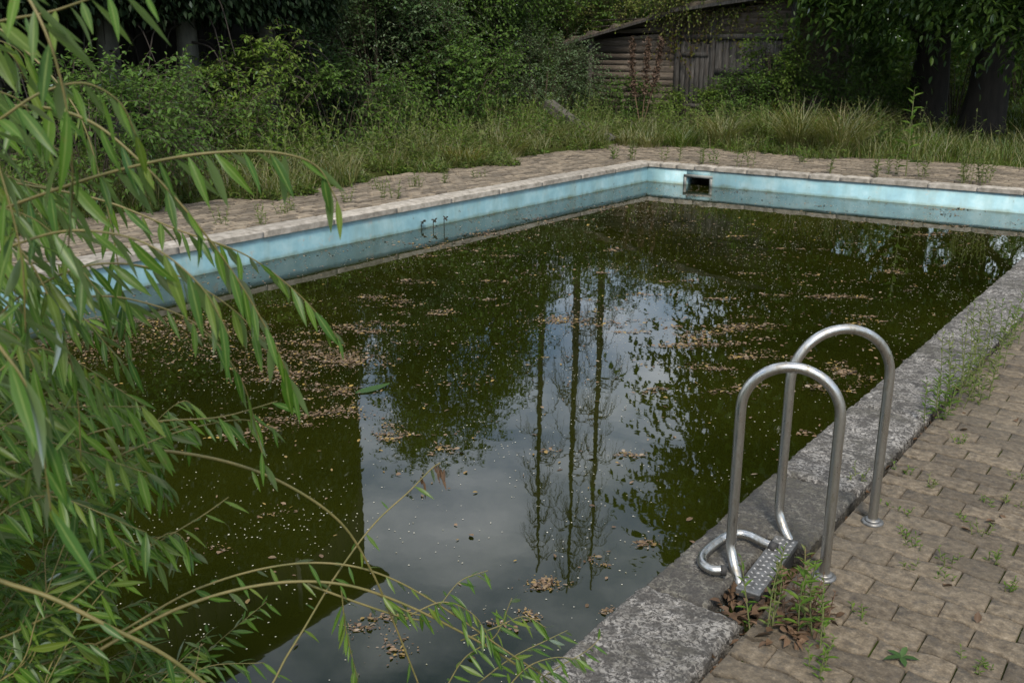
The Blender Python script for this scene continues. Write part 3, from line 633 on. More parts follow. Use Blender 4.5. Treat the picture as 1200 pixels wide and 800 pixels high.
# ------------------------------------------------------------------ trees
chest_l = []
def hang(n, pts, spread):
    c = np.array(pts)[rng.integers(0, len(pts), n)]+rng.normal(0, 1, (n, 3))*spread; return c, nrm(rng.normal(0, 1, (n, 3))+np.array([-.3, -1.0, -.1]))
cl1 = np.array([-6.1, 24.6, .05]); cl2 = np.array([-4.55, 23.0, .05])
hp = [py_(a, b-16, Y_)-cl1 for a, b, Y_ in ((950, 0, 20.6), (975, 12, 20), (1000, 5, 20.2), (1010, 28, 20.4), (1040, 12, 20), (1065, 24, 20.6), (1075, 0, 19.8), (985, 30, 20.8), (1095, 15, 20.2), (1030, 36, 20.8))]
tree(cl1, 13.5, .44, (0, 0, 8.0), (5.6, 5.2, 6.0), 16000, .33, .5, 'chestnut', 'bark', 'broad dark chestnut tree with upright thick trunk nearest the shed', 'chestnut_tree', 'chestnut trees', lean=(.1, 0), k=7, nclump=260, spread=.15, zmin=3.5, shell=.25, sl=.7, extra=hang(300, hp, .20), limbs=18)
hp = [py_(a, b-16, Y_)-cl2 for a, b, Y_ in ((1120, 20, 19.6), (1150, 8, 19), (1165, 28, 19.4), (1190, 15, 19), (1135, 30, 19.8), (1205, 32, 19), (1175, 0, 18.6), (1120, 0, 19.2), (1230, 25, 18.8), (1195, 40, 19.5))]
tree(cl2, 12.5, .42, (2.5, -.5, 7.6), (5.4, 5.0, 5.6), 11000, .33, .5, 'chestnut', 'bark', 'chestnut tree with thick leaning trunk on the lawn', 'chestnut_tree', 'chestnut trees', lean=(1.6, 0), k=7, nclump=220, spread=.15, zmin=3.5, shell=.25, sl=.7, extra=hang(260, hp, .20), limbs=18)

def polar(az, d): return np.array([math.sin(R(az))*d, math.cos(R(az))*d, .08])
def columnar(az, d, h, r, label, n=5200, bare=2.3):
    loc = polar(az, d); root = thing('columnar_conifer', loc, label, 'tree', 'dark columnar conifers behind the left bank'); m = MB()
    tube(m, [[0, 0, -.1], [.02, 0, h*.3], [0, .03, h*.7], [0, 0, h*.97]], [.19, .15, .1, .02], 10); m.build('trunk', M['bark_grey'], root, smooth=True)
    t_ = rng.random(n)**.9; z = bare+(h-bare)*t_; prof = r*np.interp(t_, [0, .12, .6, .88, 1], [.7, 1, .92, .66, .12]); a = rng.uniform(0, 6.28, n); q = prof*np.sqrt(rng.uniform(.5, 1, n))*(1+.12*np.sin(a*3+z*2))
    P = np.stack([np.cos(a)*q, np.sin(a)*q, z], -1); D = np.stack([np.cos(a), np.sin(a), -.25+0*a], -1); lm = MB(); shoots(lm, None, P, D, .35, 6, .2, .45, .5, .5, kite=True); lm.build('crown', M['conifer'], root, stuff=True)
    s = MB()
    for i in range(30):                    # dead drooping lower boughs
        a = rng.uniform(0, 6.28); z0 = rng.uniform(.9, bare+.8); l = rng.uniform(.4, 1.3); e = np.array([math.cos(a)*l, math.sin(a)*l, z0-rng.uniform(.3, 1.1)]); tube(s, catmull([[0, 0, z0], [math.cos(a)*l*.7, math.sin(a)*l*.7, z0-.1], e], 4), np.linspace(.022, .006, 9), 4, False)
    s.build('dead_boughs', M['bark'], root)
columnar(-50.4, 16.9, 6.7, .95, 'dark columnar conifer beside the broadleaf trees left of the shed')
columnar(-54.6, 16.2, 6.9, 1.05, 'dark columnar conifer between two other columnar conifers')
columnar(-58.6, 16.0, 7.0, 1.2, 'dark columnar conifer with grey dead lower boughs')
columnar(-64.5, 15.0, 7.2, 1.3, 'dark columnar conifer farthest from the shed')
tree(polar(-41.0, 22.5), 7.2, .16, (0, 0, 4.3), (1.8, 1.8, 3.0), 3600, .13, .5, 'shrub_mid', 'bark', 'rounded broadleaf tree behind the dense shrub', 'broadleaf_tree', 'young broadleaf trees behind the shrubs', sl=.5, nclump=45, zmin=1.2)
tree(polar(-37.5, 24.5), 6.2, .14, (0, 0, 3.6), (1.8, 1.8, 2.5), 3000, .13, .5, 'shrub_mid', 'bark', 'low broadleaf tree behind the shed roof', 'broadleaf_tree', 'young broadleaf trees behind the shrubs', sl=.5, nclump=40, zmin=1.0)
tree(polar(-44.6, 21.5), 5.6, .14, (0, 0, 3.2), (1.6, 1.6, 2.2), 2600, .13, .5, 'shrub_dark', 'bark', 'short broadleaf tree beside the columnar conifer', 'broadleaf_tree', 'young broadleaf trees behind the shrubs', sl=.5, nclump=36, zmin=.8)
def thin_tree(az, d, h, lab, seed):
    loc = polar(az, d); root = thing('tall_thin_tree', loc, lab, 'tree', 'tall bare trunked trees behind the shed'); m = MB()
    tube(m, catmull([[0, 0, -.1], [.08, .05, h*.35], [-.05, .1, h*.7], [0, 0, h]], 8), np.linspace(.15, .03, 25), 9); m.build('trunk', M['bark'], root, smooth=True)
    s, lm = MB(), MB(); n = 70; z = h*rng.uniform(.28, .99, n); a = rng.uniform(0, 6.28, n); l = rng.uniform(.5, 1.5, n)*(1.12-z/h*.75)
    for i in range(n):
        o_ = np.array([math.cos(a[i]), math.sin(a[i]), 0]); b = np.array([0, 0, z[i]]); Pp = catmull([b, b+o_*l[i]*.6+[0, 0, .15], b+o_*l[i]+[0, 0, -.35*l[i]]], 5); tube(s, Pp, np.linspace(.026, .007, 11), 4, False)
        for j in range(7):
            st_ = Pp[rng.integers(3, 11)]; e = st_+o_*rng.uniform(-.05, .3)+np.array([rng.normal(0, .15), rng.normal(0, .15), -rng.uniform(.25, .8)]); sticks(s, st_[None], e[None], .006, .003)
            if j < 3: shoots(lm, None, st_[None], (e-st_)[None], .45, 5, .07, .5, .2, kite=True)
    s.build('boughs', M['twig'], root); lm.build('crown', M['thin_tree'], root, stuff=True)
thin_tree(-35.0, 30, 15.0, 'tall thin tree with bare trunk and hanging twigs left of its two neighbours', 1)
thin_tree(-32.9, 29, 15.2, 'tall thin tree with bare trunk and hanging twigs between its two neighbours', 2)
thin_tree(-31.4, 31, 16.3, 'tall thin tree with bare trunk and hanging twigs nearest the chestnuts', 3)

# the dark timber house behind the conifers (its straight edge stands in the water's reflection)
HX, HY1, HY0, HZ = -15.25, 14.55, 3.2, 9.85
house = thing('timber_house', (HX-3, (HY0+HY1)/2, 0), 'tall dark timber house behind the conifers on the left bank', 'house')
def hch(o, p=house): o.parent = p; o.matrix_parent_inverse = Matrix.Translation(-Vector(house.location)); return o
hch(box('wall', HX-6, HX-.05, HY0, HY1, -.1, HZ, M['house']))
npl = 24; pw_ = (HY1-HY0)/npl; m = MB(); mb_box(m, 0, .05, -pw_/2+.012, pw_/2-.012, 0, HZ-.02); pme = m.mesh('plank', M['house'])
for i in range(npl):
    o = link('plank', pme, house); o.location = (HX-.05+rng.normal(0, .006)-house.location[0], HY0+(i+.5)*pw_-house.location[1], 0)
m = MB(); x_, y_ = HX+.45, .4
m.add([[HX-6.5, HY0-y_, HZ-.05], [x_, HY0-y_, HZ-.05], [x_, HY1+y_, HZ-.05], [HX-6.5, HY1+y_, HZ-.05], [HX-6.5, HY0-y_, HZ+.12], [x_, HY0-y_, HZ+.12], [x_, HY1+y_, HZ+.12], [HX-6.5, HY1+y_, HZ+.12], [HX-3, HY0+1.5, HZ+2.0], [HX-3, HY1-2.5, HZ+2.0]],
      [[0, 3, 2, 1], [0, 1, 5, 4], [1, 2, 6, 5], [2, 3, 7, 6], [3, 0, 4, 7], [5, 6, 9, 8], [7, 4, 8, 9]])
m.f.append(np.array([[4, 5, 8], [6, 7, 9]])); hch(m.build('roof', M['house']))
m = MB(); py0 = HX/math.tan(R(-50.9)); tube(m, [[HX+.09, py0, .1], [HX+.09, py0, HZ-.1]], .055, 10); hch(m.build('downpipe', M['stone']))
# far woodland closing the view
wl = MB(); tw = MB(); wr = MB()
for az in np.arange(-100, 40, 1.6):
    d = rng.uniform(36, 46); hh = rng.uniform(4.6, 6.8) if az < -27 else rng.uniform(7, 10)
    if az < -43: d = rng.uniform(30, 36); hh = rng.uniform(5, 8)
    b = polar(az, d); n = 520
    P = b+rng.normal(0, 1, (n, 3))*np.array([1.3, 1.3, 0])+np.stack([np.zeros(n), np.zeros(n), hh*rng.random(n)**.85], -1)
    shoots(wl if az < -30 else wr, None, P, rdir(n, .2), .7, 6, .22, .5, .4, kite=True)
    n = 300; P = b+rng.normal(0, 1, (n, 3))*np.array([1.4, 1.4, 0])+np.stack([np.zeros(n), np.zeros(n), 4.2*rng.random(n)], -1); shoots(wl if az < -30 else wr, None, P, rdir(n, .2), .7, 6, .36, .55, .4, kite=True)
    tube(tw, [b, b+[0, 0, hh*.8]], [.15, .05], 6, False)
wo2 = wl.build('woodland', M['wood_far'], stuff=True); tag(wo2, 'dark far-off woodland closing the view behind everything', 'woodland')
wo3 = wr.build('woodland', M['shrub_mid'], stuff=True); tag(wo3, 'lighter green woodland beyond the chestnut trunks', 'woodland')  # leaf colour lightened to offset the shade of the chestnut crowns
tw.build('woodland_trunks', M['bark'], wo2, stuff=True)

# ------------------------------------------------------------------ shrubs of the left bank
SG = 'shrubs along the overgrown left bank'
def sh(px, py, Ybase, rad, n, ll, lw, mat, label, **kw):
    b = gz(px, py) if Ybase is None else py_(px, py, Ybase); b = np.array([b[0], b[1], .04]); return shrub(None, b, rad, n, ll, lw, mat, label, SG, **kw)
sh(215, 215, None, (1.1, 1.2, 1.25), 700, .10, .42, 'shrub_mid', 'low leafy shrub in front of the dark conifer hollow', k=7, sl=.4)
sh(110, 240, None, (1.2, 1.2, 1.5), 700, .10, .42, 'shrub_mid', 'leafy shrub at the pavement behind the willow branches', k=7, sl=.4)
sh(310, 190, None, (1.0, 1.1, 1.75), 800, .11, .38, 'shrub_light', 'upright shrub with drooping bright leaflets before the grey trunk', k=8, sl=.5, droop=.55)
sh(400, 180, None, (1.0, 1.0, 1.35), 700, .11, .36, 'shrub_mid', 'shrub with drooping leaflets beside the bare trunk', k=8, sl=.5, droop=.5)
shrub(None, (-15.2, 15.2, .05), (2.0, 2.0, 4.1), 2600, .085, .5, 'shrub_grey', 'tall dense grey-green shrub left of the brambles', SG, k=8, sl=.45, shell=.6)
shrub(None, (-13.9, 14.2, .05), (1.4, 1.4, 2.9), 1500, .11, .55, 'shrub_dark', 'large dark glossy shrub with a hollow at its foot', SG, k=7, sl=.45, shell=.6)
shrub(None, (-12.7, 15.2, .05), (1.15, 1.1, 2.0), 1000, .10, .6, 'shrub_mid', 'mid-green rounded shrub beside the leaning beam', SG, k=7, sl=.4)
shrub(None, (-13.2, 18.9, .05), (1.2, 1.1, 2.0), 1400, .075, .5, 'shrub_grey', 'silvery small-leaved shrub against the shed end', SG, k=8, sl=.38, shell=.6)
shrub(None, (-14.0, 12.3, .05), (.8, 1.0, 2.0), 700, .11, .5, 'shrub_dark', 'dark shrub behind the bare conifer trunks', SG, k=7, sl=.5)
shrub(None, (-17.5, 19.5, .05), (2.2, 2.2, 4.4), 1700, .10, .5, 'shrub_mid', 'big green shrub behind the grey-green one', SG, k=7, sl=.5)
shrub(None, (-15.3, 24.6, .05), (1.7, 1.7, 3.4), 1500, .09, .5, 'bramble', 'yellowish bramble thicket above the low end of the shed roof', 'brambles around the shed', k=7, sl=.5, cat='bramble', name='bramble')
shrub(None, (-12.9, 22.6, 1.95), (1.4, 1.2, 1.1), 1000, .08, .5, 'bramble', 'bramble tangle spreading over the mossy roof', 'brambles around the shed', k=7, sl=.5, cat='bramble', name='bramble')
shrub(None, (-11.0, 27.5, .05), (2.2, 1.2, 3.6), 900, .10, .5, 'shrub_mid', 'green bush rising behind the shed', SG, k=7, sl=.5)
b = py_(728, 140, 20.3); shrub(None, (b[0], 20.3, .05), (.7, .6, .95), 600, .10, .4, 'shrub_mid', 'low leafy bush at the foot of the shed boards', SG, k=7, sl=.4)
b = py_(812, 140, 20.6); shrub(None, (b[0], 20.6, .05), (.8, .6, .75), 520, .10, .4, 'shrub_light', 'low leafy bush at the foot of the plank door', SG, k=7, sl=.4)
shrub(None, (-10.4, 22.0, 2.55), (1.5, .9, .75), 800, .09, .5, 'bramble', 'bramble creeping along the high end of the shed roof', 'brambles around the shed', k=7, sl=.5, cat='bramble', name='bramble', droop=.6)
for az_, d_, h_, l_ in ((-36.2, 26.5, 4.4, 'dense bush closing the gap behind the brambles'), (-33.6, 27.0, 4.3, 'dense bush at the feet of the tall thin trees'), (-31.0, 27.2, 4.2, 'dense bush behind the middle of the shed roof'), (-28.4, 27.5, 4.4, 'dense bush between shed roof and chestnut crown')):
    p_ = polar(az_, d_); shrub(None, p_, (1.1, 1.1, h_), 1100, .13, .55, 'shrub_mid', l_, SG, k=7, sl=.45, kite=True, shell=.4)
# right of the shed
RG = 'shrubs between the shed and the chestnuts'
b = py_(915, 60, 20.9); shrub(None, (b[0], 20.9, .05), (.55, .6, 2.5), 800, .10, .55, 'shrub_light', 'climbing leafy bush over the right end of the shed', RG, k=6, sl=.4)
b = py_(880, 130, 20.6); shrub(None, (b[0], 20.6, .05), (1.1, .9, 1.05), 700, .09, .5, 'shrub_mid', 'weedy bush in front of the shed\'s second door', RG, k=7, sl=.4)
b = py_(940, 110, 22); shrub(None, (b[0], 22, .05), (1.3, 1.1, 1.7), 900, .10, .45, 'shrub_mid', 'dull green bush between shed and first chestnut trunk', RG, k=7, sl=.4)
b = py_(1000, 110, 24.5); shrub(None, (b[0], 24.5, .05), (1.3, 1.2, 1.8), 800, .11, .45, 'shrub_mid', 'dark bush left of the upright chestnut trunk', RG, k=7, sl=.4)
b = py_(1112, 100, 27); shrub(None, (b[0], 28, .05), (1.4, 1.2, 2.4), 700, .13, .45, 'bramble', 'bush seen between the two chestnut trunks', RG, k=7, sl=.4)  # paler bramble leaf colour makes up for the crowns' shade here
b = py_(1190, 100, 34); shrub(None, (b[0], 35, .05), (3.2, 1.5, 2.4), 1100, .12, .45, 'shrub_light', 'bush at the back of the lawn', RG, k=7, sl=.45)

# ------------------------------------------------------------------ grass and weeds on the banks
gr, gd = MB(), MB()
def grass_patch(m, n, f, h, w, lean, segs=3):
    P = f(n); n = len(P); P = np.c_[P, ground_z(P[:, 0], P[:, 1])-.01]; a = rng.uniform(0, 6.28, n); H_ = h*rng.uniform(.45, 1.25, n)*(.45+1.1*np.clip(.5+.5*np.sin(P[:, 0]*2.3+1.7*np.sin(P[:, 1]*1.9))*np.sin(P[:, 1]*2.7+P[:, 0]), 0, 1))
    l = (lean*H_*rng.uniform(.2, 1.2, n))[:, None]*np.stack([np.cos(a), np.sin(a), 0*a], -1); blades(m, P, H_, l, w, segs)
def edge_l(y): return DXL+.2+.32*np.sin(y*1.7)+.22*np.sin(y*4.1+1)+.12*np.sin(y*9.3)+np.clip((y-13.5)*-.15, -.6, 0)
def edge_f(x): return DYF-.42+.26*np.sin(x*1.3)+.18*np.sin(x*3.7+.5)+.12*np.sin(x*8.1)
def f_left(n):
    y = rng.uniform(3, 18, n); x = edge_l(y)-np.abs(rng.exponential(.75, n)); return np.stack([x, y], -1)
def f_far(n):
    x = rng.uniform(-14.5, 3.5, n); y = edge_f(x)+np.abs(rng.exponential(1.3, n)); return np.stack([x, y], -1)[y < 21.2]
def f_lawn(n):
    x = rng.uniform(-8, 6, n); y = 18.5+24*rng.random(n)**1.3; return np.stack([x, y], -1)
grass_patch(gr, 9500, f_left, .27, .0045, .7); grass_patch(gr, 9500, f_far, .32, .005, .7); grass_patch(gr, 26000, f_lawn, .15, .006, .6, 2)
grass_patch(gd, 7000, f_left, .5, .004, 1.1); grass_patch(gd, 5000, f_far, .5, .0045, 1.1)
gc, gs = MB(), MB(); gc2 = MB()
for mm, n, f, hh in ((gc, 1500, f_left, .75), (gc2, 1100, f_left, .6), (gc, 1100, f_far, .7), (gc2, 900, f_far, .6)):
    P = f(n); P = P[(P[:, 0] < -4.6) | (rng.random(len(P)) < .12)]; n = len(P); d_ = np.maximum(edge_l(P[:, 1])-P[:, 0], P[:, 1]-edge_f(P[:, 0])); hs = hh*rng.uniform(.35, 1.1, n)*np.clip(.25+d_*.7, .2, 1.25); P = np.c_[P, ground_z(P[:, 0], P[:, 1])]
    shoots(mm, gs, P, np.array([0, 0, 1.])+rng.normal(0, .33, (n, 3))*[1, 1, .2], hs, 9, .105, .34, .18, .15, .004)
o = gc.build('bank_weeds', M['weed_dull'], stuff=True); tag(o, 'messy dull green weeds overgrowing both banks', 'weeds'); gs.build('weed_stems', M['weed_stem'], o, stuff=True)
o = gc2.build('bank_weeds', M['shrub_light'], stuff=True); tag(o, 'brighter green leafy weeds mixed through both banks', 'weeds')
go1 = gr.build('grass', M['grass'], stuff=True); tag(go1, 'unmown green grass on the banks round the pavement', 'grass')
go2 = gd.build('dry_grass', M['grass_dry'], stuff=True); tag(go2, 'straw coloured dry grass mixed into the banks', 'grass')
def tussock(loc, h, n, mat, label, spread=.26, lean=1.15, bias=(0, 0), w=.005):
    root = thing('grass_tussock', loc, label, 'grass tussock', 'grass tussocks at the pavement edge'); m = MB(); a = rng.uniform(0, 6.28, n); r_ = spread*np.sqrt(rng.random(n)); P = np.stack([np.cos(a)*r_, np.sin(a)*r_, 0*a-.03], -1)
    H_ = h*rng.uniform(.5, 1.15, n); l = nrm(np.stack([np.cos(a), np.sin(a), 0*a], -1)+np.array([*bias, 0])+rng.normal(0, .4, (n, 3))*[1, 1, 0])*(H_*lean*rng.uniform(.3, 1.1, n))[:, None]; blades(m, P, H_, l, w, 5, 1.2)
    m.build('blades', M[mat], root, stuff=True)
for a, b, h, n, mat, lab in ((848, 172, .9, 460, 'grass_dry', 'pale upright grass tussock in front of the shed door'), (935, 178, 1.15, 620, 'grass_dry', 'big arching grass tussock beside the pavement'), (985, 182, 1.1, 560, 'grass_dry', 'arching dry tussock leaning towards the chestnut trunk'), (900, 170, 1.0, 420, 'grass', 'green tussock between two arching dry ones'), (1010, 172, 1.0, 400, 'grass_dry', 'dry grass tussock left of the tall bright weed'), (1035, 178, .6, 260, 'grass', 'green tussock at the foot of the upright chestnut'),
        (760, 172, .4, 260, 'grass_dry', 'low straw tussock below the reddish dead stalks'), (735, 170, .4, 240, 'grass_dry', 'low straw tussock beside the grey stones'), (800, 172, .55, 240, 'grass', 'green tussock before the shed corner'), (640, 172, .6, 320, 'grass_dry', 'straw tussock under the leaning beam'), (600, 183, .5, 280, 'grass_dry', 'straw tussock at the pavement bend'), (545, 193, .42, 300, 'grass_yellow', 'yellow grass tussock on the left bank'), (470, 197, .4, 240, 'grass', 'green tussock on the left bank beside the yellow one'), (1110, 185, .5, 240, 'grass', 'green tussock on the lawn edge by the leaning chestnut')):
    p_ = gz(a, b); tussock((p_[0], p_[1], .02), h, int(n*.55), mat, lab, bias=(.25, -.1), w=.0062)

def weed(loc, h, n_st, label, mat='weed', stem='weed_stem', ll=.05, lw=.28, spread=.08, k=16, name='weed_plant', group='weeds growing in the paving joints', lean=.25, upd=.5, w=.0028):
    root = thing(name, loc, label, 'weed', group); lm, sm = MB(), MB()
    for i in range(n_st):
        a = rng.uniform(0, 6.28); b = np.array([math.cos(a), math.sin(a), 0])*spread*rng.uniform(0, 1); hh = h*rng.uniform(.55, 1.05) if i else h; e = b+np.array([math.cos(a)*lean*hh*rng.uniform(.1, 1), math.sin(a)*lean*hh*rng.uniform(.1, 1), hh]); b[2] = -.02
        Pp = catmull([b, (b+e)/2+np.array([*rng.normal(0, .03*hh, 2), .03*hh]), e], 6); 
        if n_st <= 5: sm = MB()
        tube(sm, Pp, np.linspace(w, w*.45, len(Pp)), 5, False)
        if n_st <= 5: sm.build('stem', M[stem], root)
        kk = max(5, int(k*hh/h)); t_ = np.linspace(.12, 1, kk); pos = np.array([Pp[min(len(Pp)-1, int(q*(len(Pp)-1)))] for q in t_]); pos = np.stack([np.interp(t_*(len(Pp)-1), np.arange(len(Pp)), Pp[:, c_]) for c_ in range(3)], -1)
        ph = np.arange(kk)*2.4+rng.uniform(0, 6); D = np.stack([np.cos(ph), np.sin(ph), np.full(kk, upd)+t_*.5], -1)+rng.normal(0, .15, (kk, 3)); N = np.stack([-np.cos(ph)*.6, -np.sin(ph)*.6, np.ones(kk)], -1); Lf = ll*rng.uniform(.7, 1.15, kk)*np.interp(t_, [0, .3, .85, 1], [.7, 1, .75, .45]); add_leaves(lm, pos, D, N, Lf, Lf*lw, .2, .2)
    if n_st > 5: sm.build('stems', M[stem], root, stuff=True)
    lm.build('leaves', M[mat], root, stuff=True); return root
def W(a, b, h, n, lab, **kw): p_ = gz(a, b); return weed((p_[0], p_[1], -.005), h, n, lab, **kw)
# beside the ladder
W(886, 742, .28, 2, 'weed with two leafy stems in the notch before the tread', ll=.04, mat='weed_dull')
W(905, 735, .27, 2, 'thin weed rising past the ladder tread', ll=.04)
W(933, 728, .27, 2, 'bright topped weed beside the ladder tread', ll=.06, lw=.3)
W(962, 735, .26, 2, 'leafy bright weed around the near handrail foot', ll=.05, lw=.28, mat='weed_dull')
W(972, 752, .20, 2, 'thin weed in the joint next to the near handrail foot', ll=.04)
W(955, 785, .12, 3, 'small low weed in the paving below the near handrail', ll=.035)
W(945, 722, .16, 14, 'brown dead weed clump between tread and handrail', mat='dead', stem='dry_stem', ll=.03, spread=.07, lean=.6)
# clump at the coping
for a, b, h, n, lab in ((1118, 478, .42, 7, 'tall weed clump against the coping edge beyond the ladder'), (1140, 455, .46, 7, 'leafy weed clump in the gap behind the coping'), (1160, 430, .42, 6, 'weed clump farther along the coping gap'), (1180, 405, .40, 5, 'weed clump by the coping with the sparsest stems'), (1105, 492, .22, 5, 'short weed at the start of the clump along the coping'), (1150, 470, .26, 6, 'low weed spreading over the paving from the coping gap')):
    W(a, b, h, n, lab, mat='weed_dull' if n > 5 else 'weed', ll=.055, lw=.22, spread=.12, k=20)
SW = 'small weed sprout in the joints of the right-hand paving'
for a, b in ((1060, 625), (1075, 640), (1062, 600), (1150, 625), (1160, 655), (1108, 680), (1012, 722), (1155, 785), (1140, 780), (1085, 570), (1125, 520), (1180, 690), (1115, 660), (1035, 590), (1185, 590), (1150, 590), (1195, 560), (1060, 555), (1072, 665), (1005, 560), (1130, 610)):
    W(a, b, rng.uniform(.025, .06), 4, SW, ll=.026, lw=.35, spread=.035, k=6, lean=.8, name='weed_sprout', group='sprouts in the right-hand paving', mat=random.choice(['weed', 'weed_dull']))
# broad rosette
p_ = gz(1056, 772); root = thing('rosette_weed', (p_[0], p_[1], 0), 'dark flat rosette weed of broad leaves in the paving', 'weed'); m = MB()
a = np.array([.3, 1.6, 2.9, 4.0, 5.2]); add_leaves(m, np.zeros((5, 3))+[0, 0, .006], np.stack([np.cos(a), np.sin(a), 0*a+.25], -1), np.stack([-np.cos(a)*.2, -np.sin(a)*.2, 0*a+1], -1), np.array([.05, .06, .045, .06, .05]), .02, .1, .2); m.build('leaves', M['shrub_dark'], root, stuff=True)
# tall bright weed and other weeds on the far pavement
p_ = gz(1062, 206); weed((p_[0], p_[1], 0), 1.22, 1, 'tall bright green weed on the far pavement', ll=.24, lw=.3, k=20, w=.01, upd=.3, lean=.05)
for a, b, h, n, mat, lab in ((738, 187, .45, 5, 'weed_dull', 'grey-green weed behind the pool corner'), (722, 186, .22, 4, 'weed', 'low bright weed by the pool corner'), (780, 188, .3, 2, 'weed_dull', 'thin weed behind the skimmer'), (796, 189, .35, 2, 'weed_dull', 'slender weed behind the skimmer\'s right edge'), (823, 192, .5, 4, 'weed_dull', 'bushy grey-green weed on the far pavement'), (836, 192, .25, 3, 'weed', 'small pale weed next to the bushy grey-green one'), (866, 195, .55, 2, 'weed_dull', 'tall bare-stemmed weed behind the far coping'), (882, 196, .45, 3, 'weed_dull', 'forked weed behind the far coping'), (940, 190, .3, 6, 'weed', 'fresh green weed below the arching tussock'), (971, 203, .45, 3, 'weed_dull', 'thin dark weed behind the far coping'), (1027, 207, .35, 4, 'weed_dull', 'thin weed left of the tall bright one'), (1045, 205, .38, 4, 'weed_dull', 'dull weed at the foot of the tall bright one'), (1080, 208, .4, 4, 'weed_dull', 'reddish thin weed right of the tall bright one'), (1130, 214, .62, 9, 'weed_dull', 'bushy flowering weed behind the far coping'), (1152, 215, .58, 10, 'weed_dull', 'grey bushy weed rightmost of the bushy pair'), (895, 181, .3, 4, 'weed', 'low weed at the grass edge')):
    W(a, b, h, n, lab, mat=mat, ll=.09, lw=.28, spread=.1, k=14, w=.005)
LP = 'small dry weed on the left pavement'
for a, b in ((450, 232), (466, 232), (484, 219), (492, 219), (443, 222), (410, 236), (330, 250), (305, 262), (345, 246), (563, 208), (260, 262), (520, 214)):
    W(a, b, rng.uniform(.1, .26), 5, LP, mat='weed_dull', ll=.06, lw=.3, spread=.1, k=8, lean=.5, w=.004, name='weed_sprout', group='weeds on the left pavement')
# weeds in front of the left shrubs
TW = 'tall weed standing in the grass of the left bank'
for i in range(40):
    y = 5.5+i*.29+rng.normal(0, .15); x = edge_l(np.array(y))-rng.uniform(.35, 1.3); weed((float(x), y, .02), rng.uniform(.5, 1.15), 6, TW, mat=random.choice(['weed_dull', 'shrub_mid', 'shrub_light']), ll=.13, lw=.3, spread=.2, k=14, lean=.35, w=.005, name='bank_weed', group='tall weeds on the left bank')
TF = 'tall weed standing in the grass before the shed and chestnuts'
for i in range(28):
    x = -12.8+i*.29+rng.normal(0, .2); y = float(edge_f(np.array(x)))+rng.uniform(.7, 3.0); weed((x, y, .02), rng.uniform(.4, .95), 6, TF, mat=random.choice(['weed_dull', 'shrub_mid']), ll=.13, lw=.28, spread=.2, k=14, lean=.35, w=.005, name='bank_weed', group='tall weeds on the far bank')
# reddish dead dock stalks
b0 = py_(752, 132, 19.6); b0[2] = .0; root = thing('dead_dock_plant', b0, 'dead reddish dock plant with three seed stalks in front of the shed', 'dead plant')
for (tx, ty), (mx_, my_) in (((741, 46), (742, 95)), ((760, 45), (757, 92)), ((776, 45), (768, 92))):
    e = py_(tx, ty, 19.6)-b0; mdp = py_(mx_, my_, 19.6)-b0; Pp = catmull([[0, 0, 0], mdp, e], 10); m = MB(); tube(m, Pp, np.linspace(.011, .005, len(Pp)), 5, False); so = m.build('stalk', M['dry_stem'], root)
    n = 420; t_ = rng.uniform(7, len(Pp)-1, n); pos = np.stack([np.interp(t_, np.arange(len(Pp)), Pp[:, c_]) for c_ in range(3)], -1)+rng.normal(0, .035, (n, 3))*np.array([1, 1, .6]); m = MB(); add_leaves(m, pos, rdir(n, .1), rdir(n), rng.uniform(.04, .075, n), .04, .2, .1); m.build('seed_heads', M['dock'], root, stuff=True)
# vines over the shed front
root = thing('shed_vine', (-10.9, YS-.08, 0), 'thin vine with orange and yellow leaves hanging over the shed corner', 'vine'); lm, sm = MB(), MB()
for i in range(16):
    x = rng.uniform(-.9, 2.2); z0 = float(roof_z(x-10.9))-.02; ln = rng.uniform(.4, 1.6); Pp = catmull([[x, -.02, z0], [x+rng.normal(0, .12), -.06, z0-ln*.5], [x+rng.normal(0, .25), -.05, z0-ln]], 6); tube(sm, Pp, .004, 4, False)
    n = int(ln*16); t_ = rng.uniform(0, len(Pp)-1, n); pos = np.stack([np.interp(t_, np.arange(len(Pp)), Pp[:, c_]) for c_ in range(3)], -1)+rng.normal(0, .05, (n, 3))*[1, .3, 1]; add_leaves(lm, pos, rdir(n, -.4), np.array([0, -1., .2])+rng.normal(0, .4, (n, 3)), rng.uniform(.05, .09, n), .05, .1, .1)
sm.build('stem', M['dry_stem'], root); lm.build('leaves', M['vine'], root, stuff=True)
# leaning beam and stones at the pavement's end
A_ = py_(642, 122, 16.9); B_ = py_(698, 165, 16.6); d = nrm(B_-A_); B_ = B_+d*.15; L_ = np.linalg.norm(B_-A_); bm = box_bm(-.12, .12, -.10, .10, 0, L_, .02)
q = Vector(d).to_track_quat('Z', 'Y').to_matrix().to_4x4(); bm.transform(Matrix.Translation(A_) @ q); o = bmesh_obj('fallen_beam', bm, M['log']); tag(o, 'weathered grey wooden beam leaning in the grass near the shed', 'beam')
for a, b, s, lab in ((702, 166, .22, 'larger grey stone at the foot of the leaning beam'), (713, 165, .15, 'smaller grey stone beside the leaning beam')):
    bm = bmesh.new(); bmesh.ops.create_icosphere(bm, subdivisions=3, radius=1); p_ = gz(a, b)
    for v in bm.verts: n_ = 1+.22*math.sin(v.co.x*3.1+a)+.15*math.sin(v.co.y*4.3+v.co.z*3); v.co = Vector((v.co.x*n_*s*1.3, v.co.y*n_*s, v.co.z*n_*s*.6))
    bm.transform(Matrix.Translation((p_[0], p_[1], s*.3))); tag(bmesh_obj('stone', bm, M['stone']), lab, 'stone', 'stones at the pavement end')

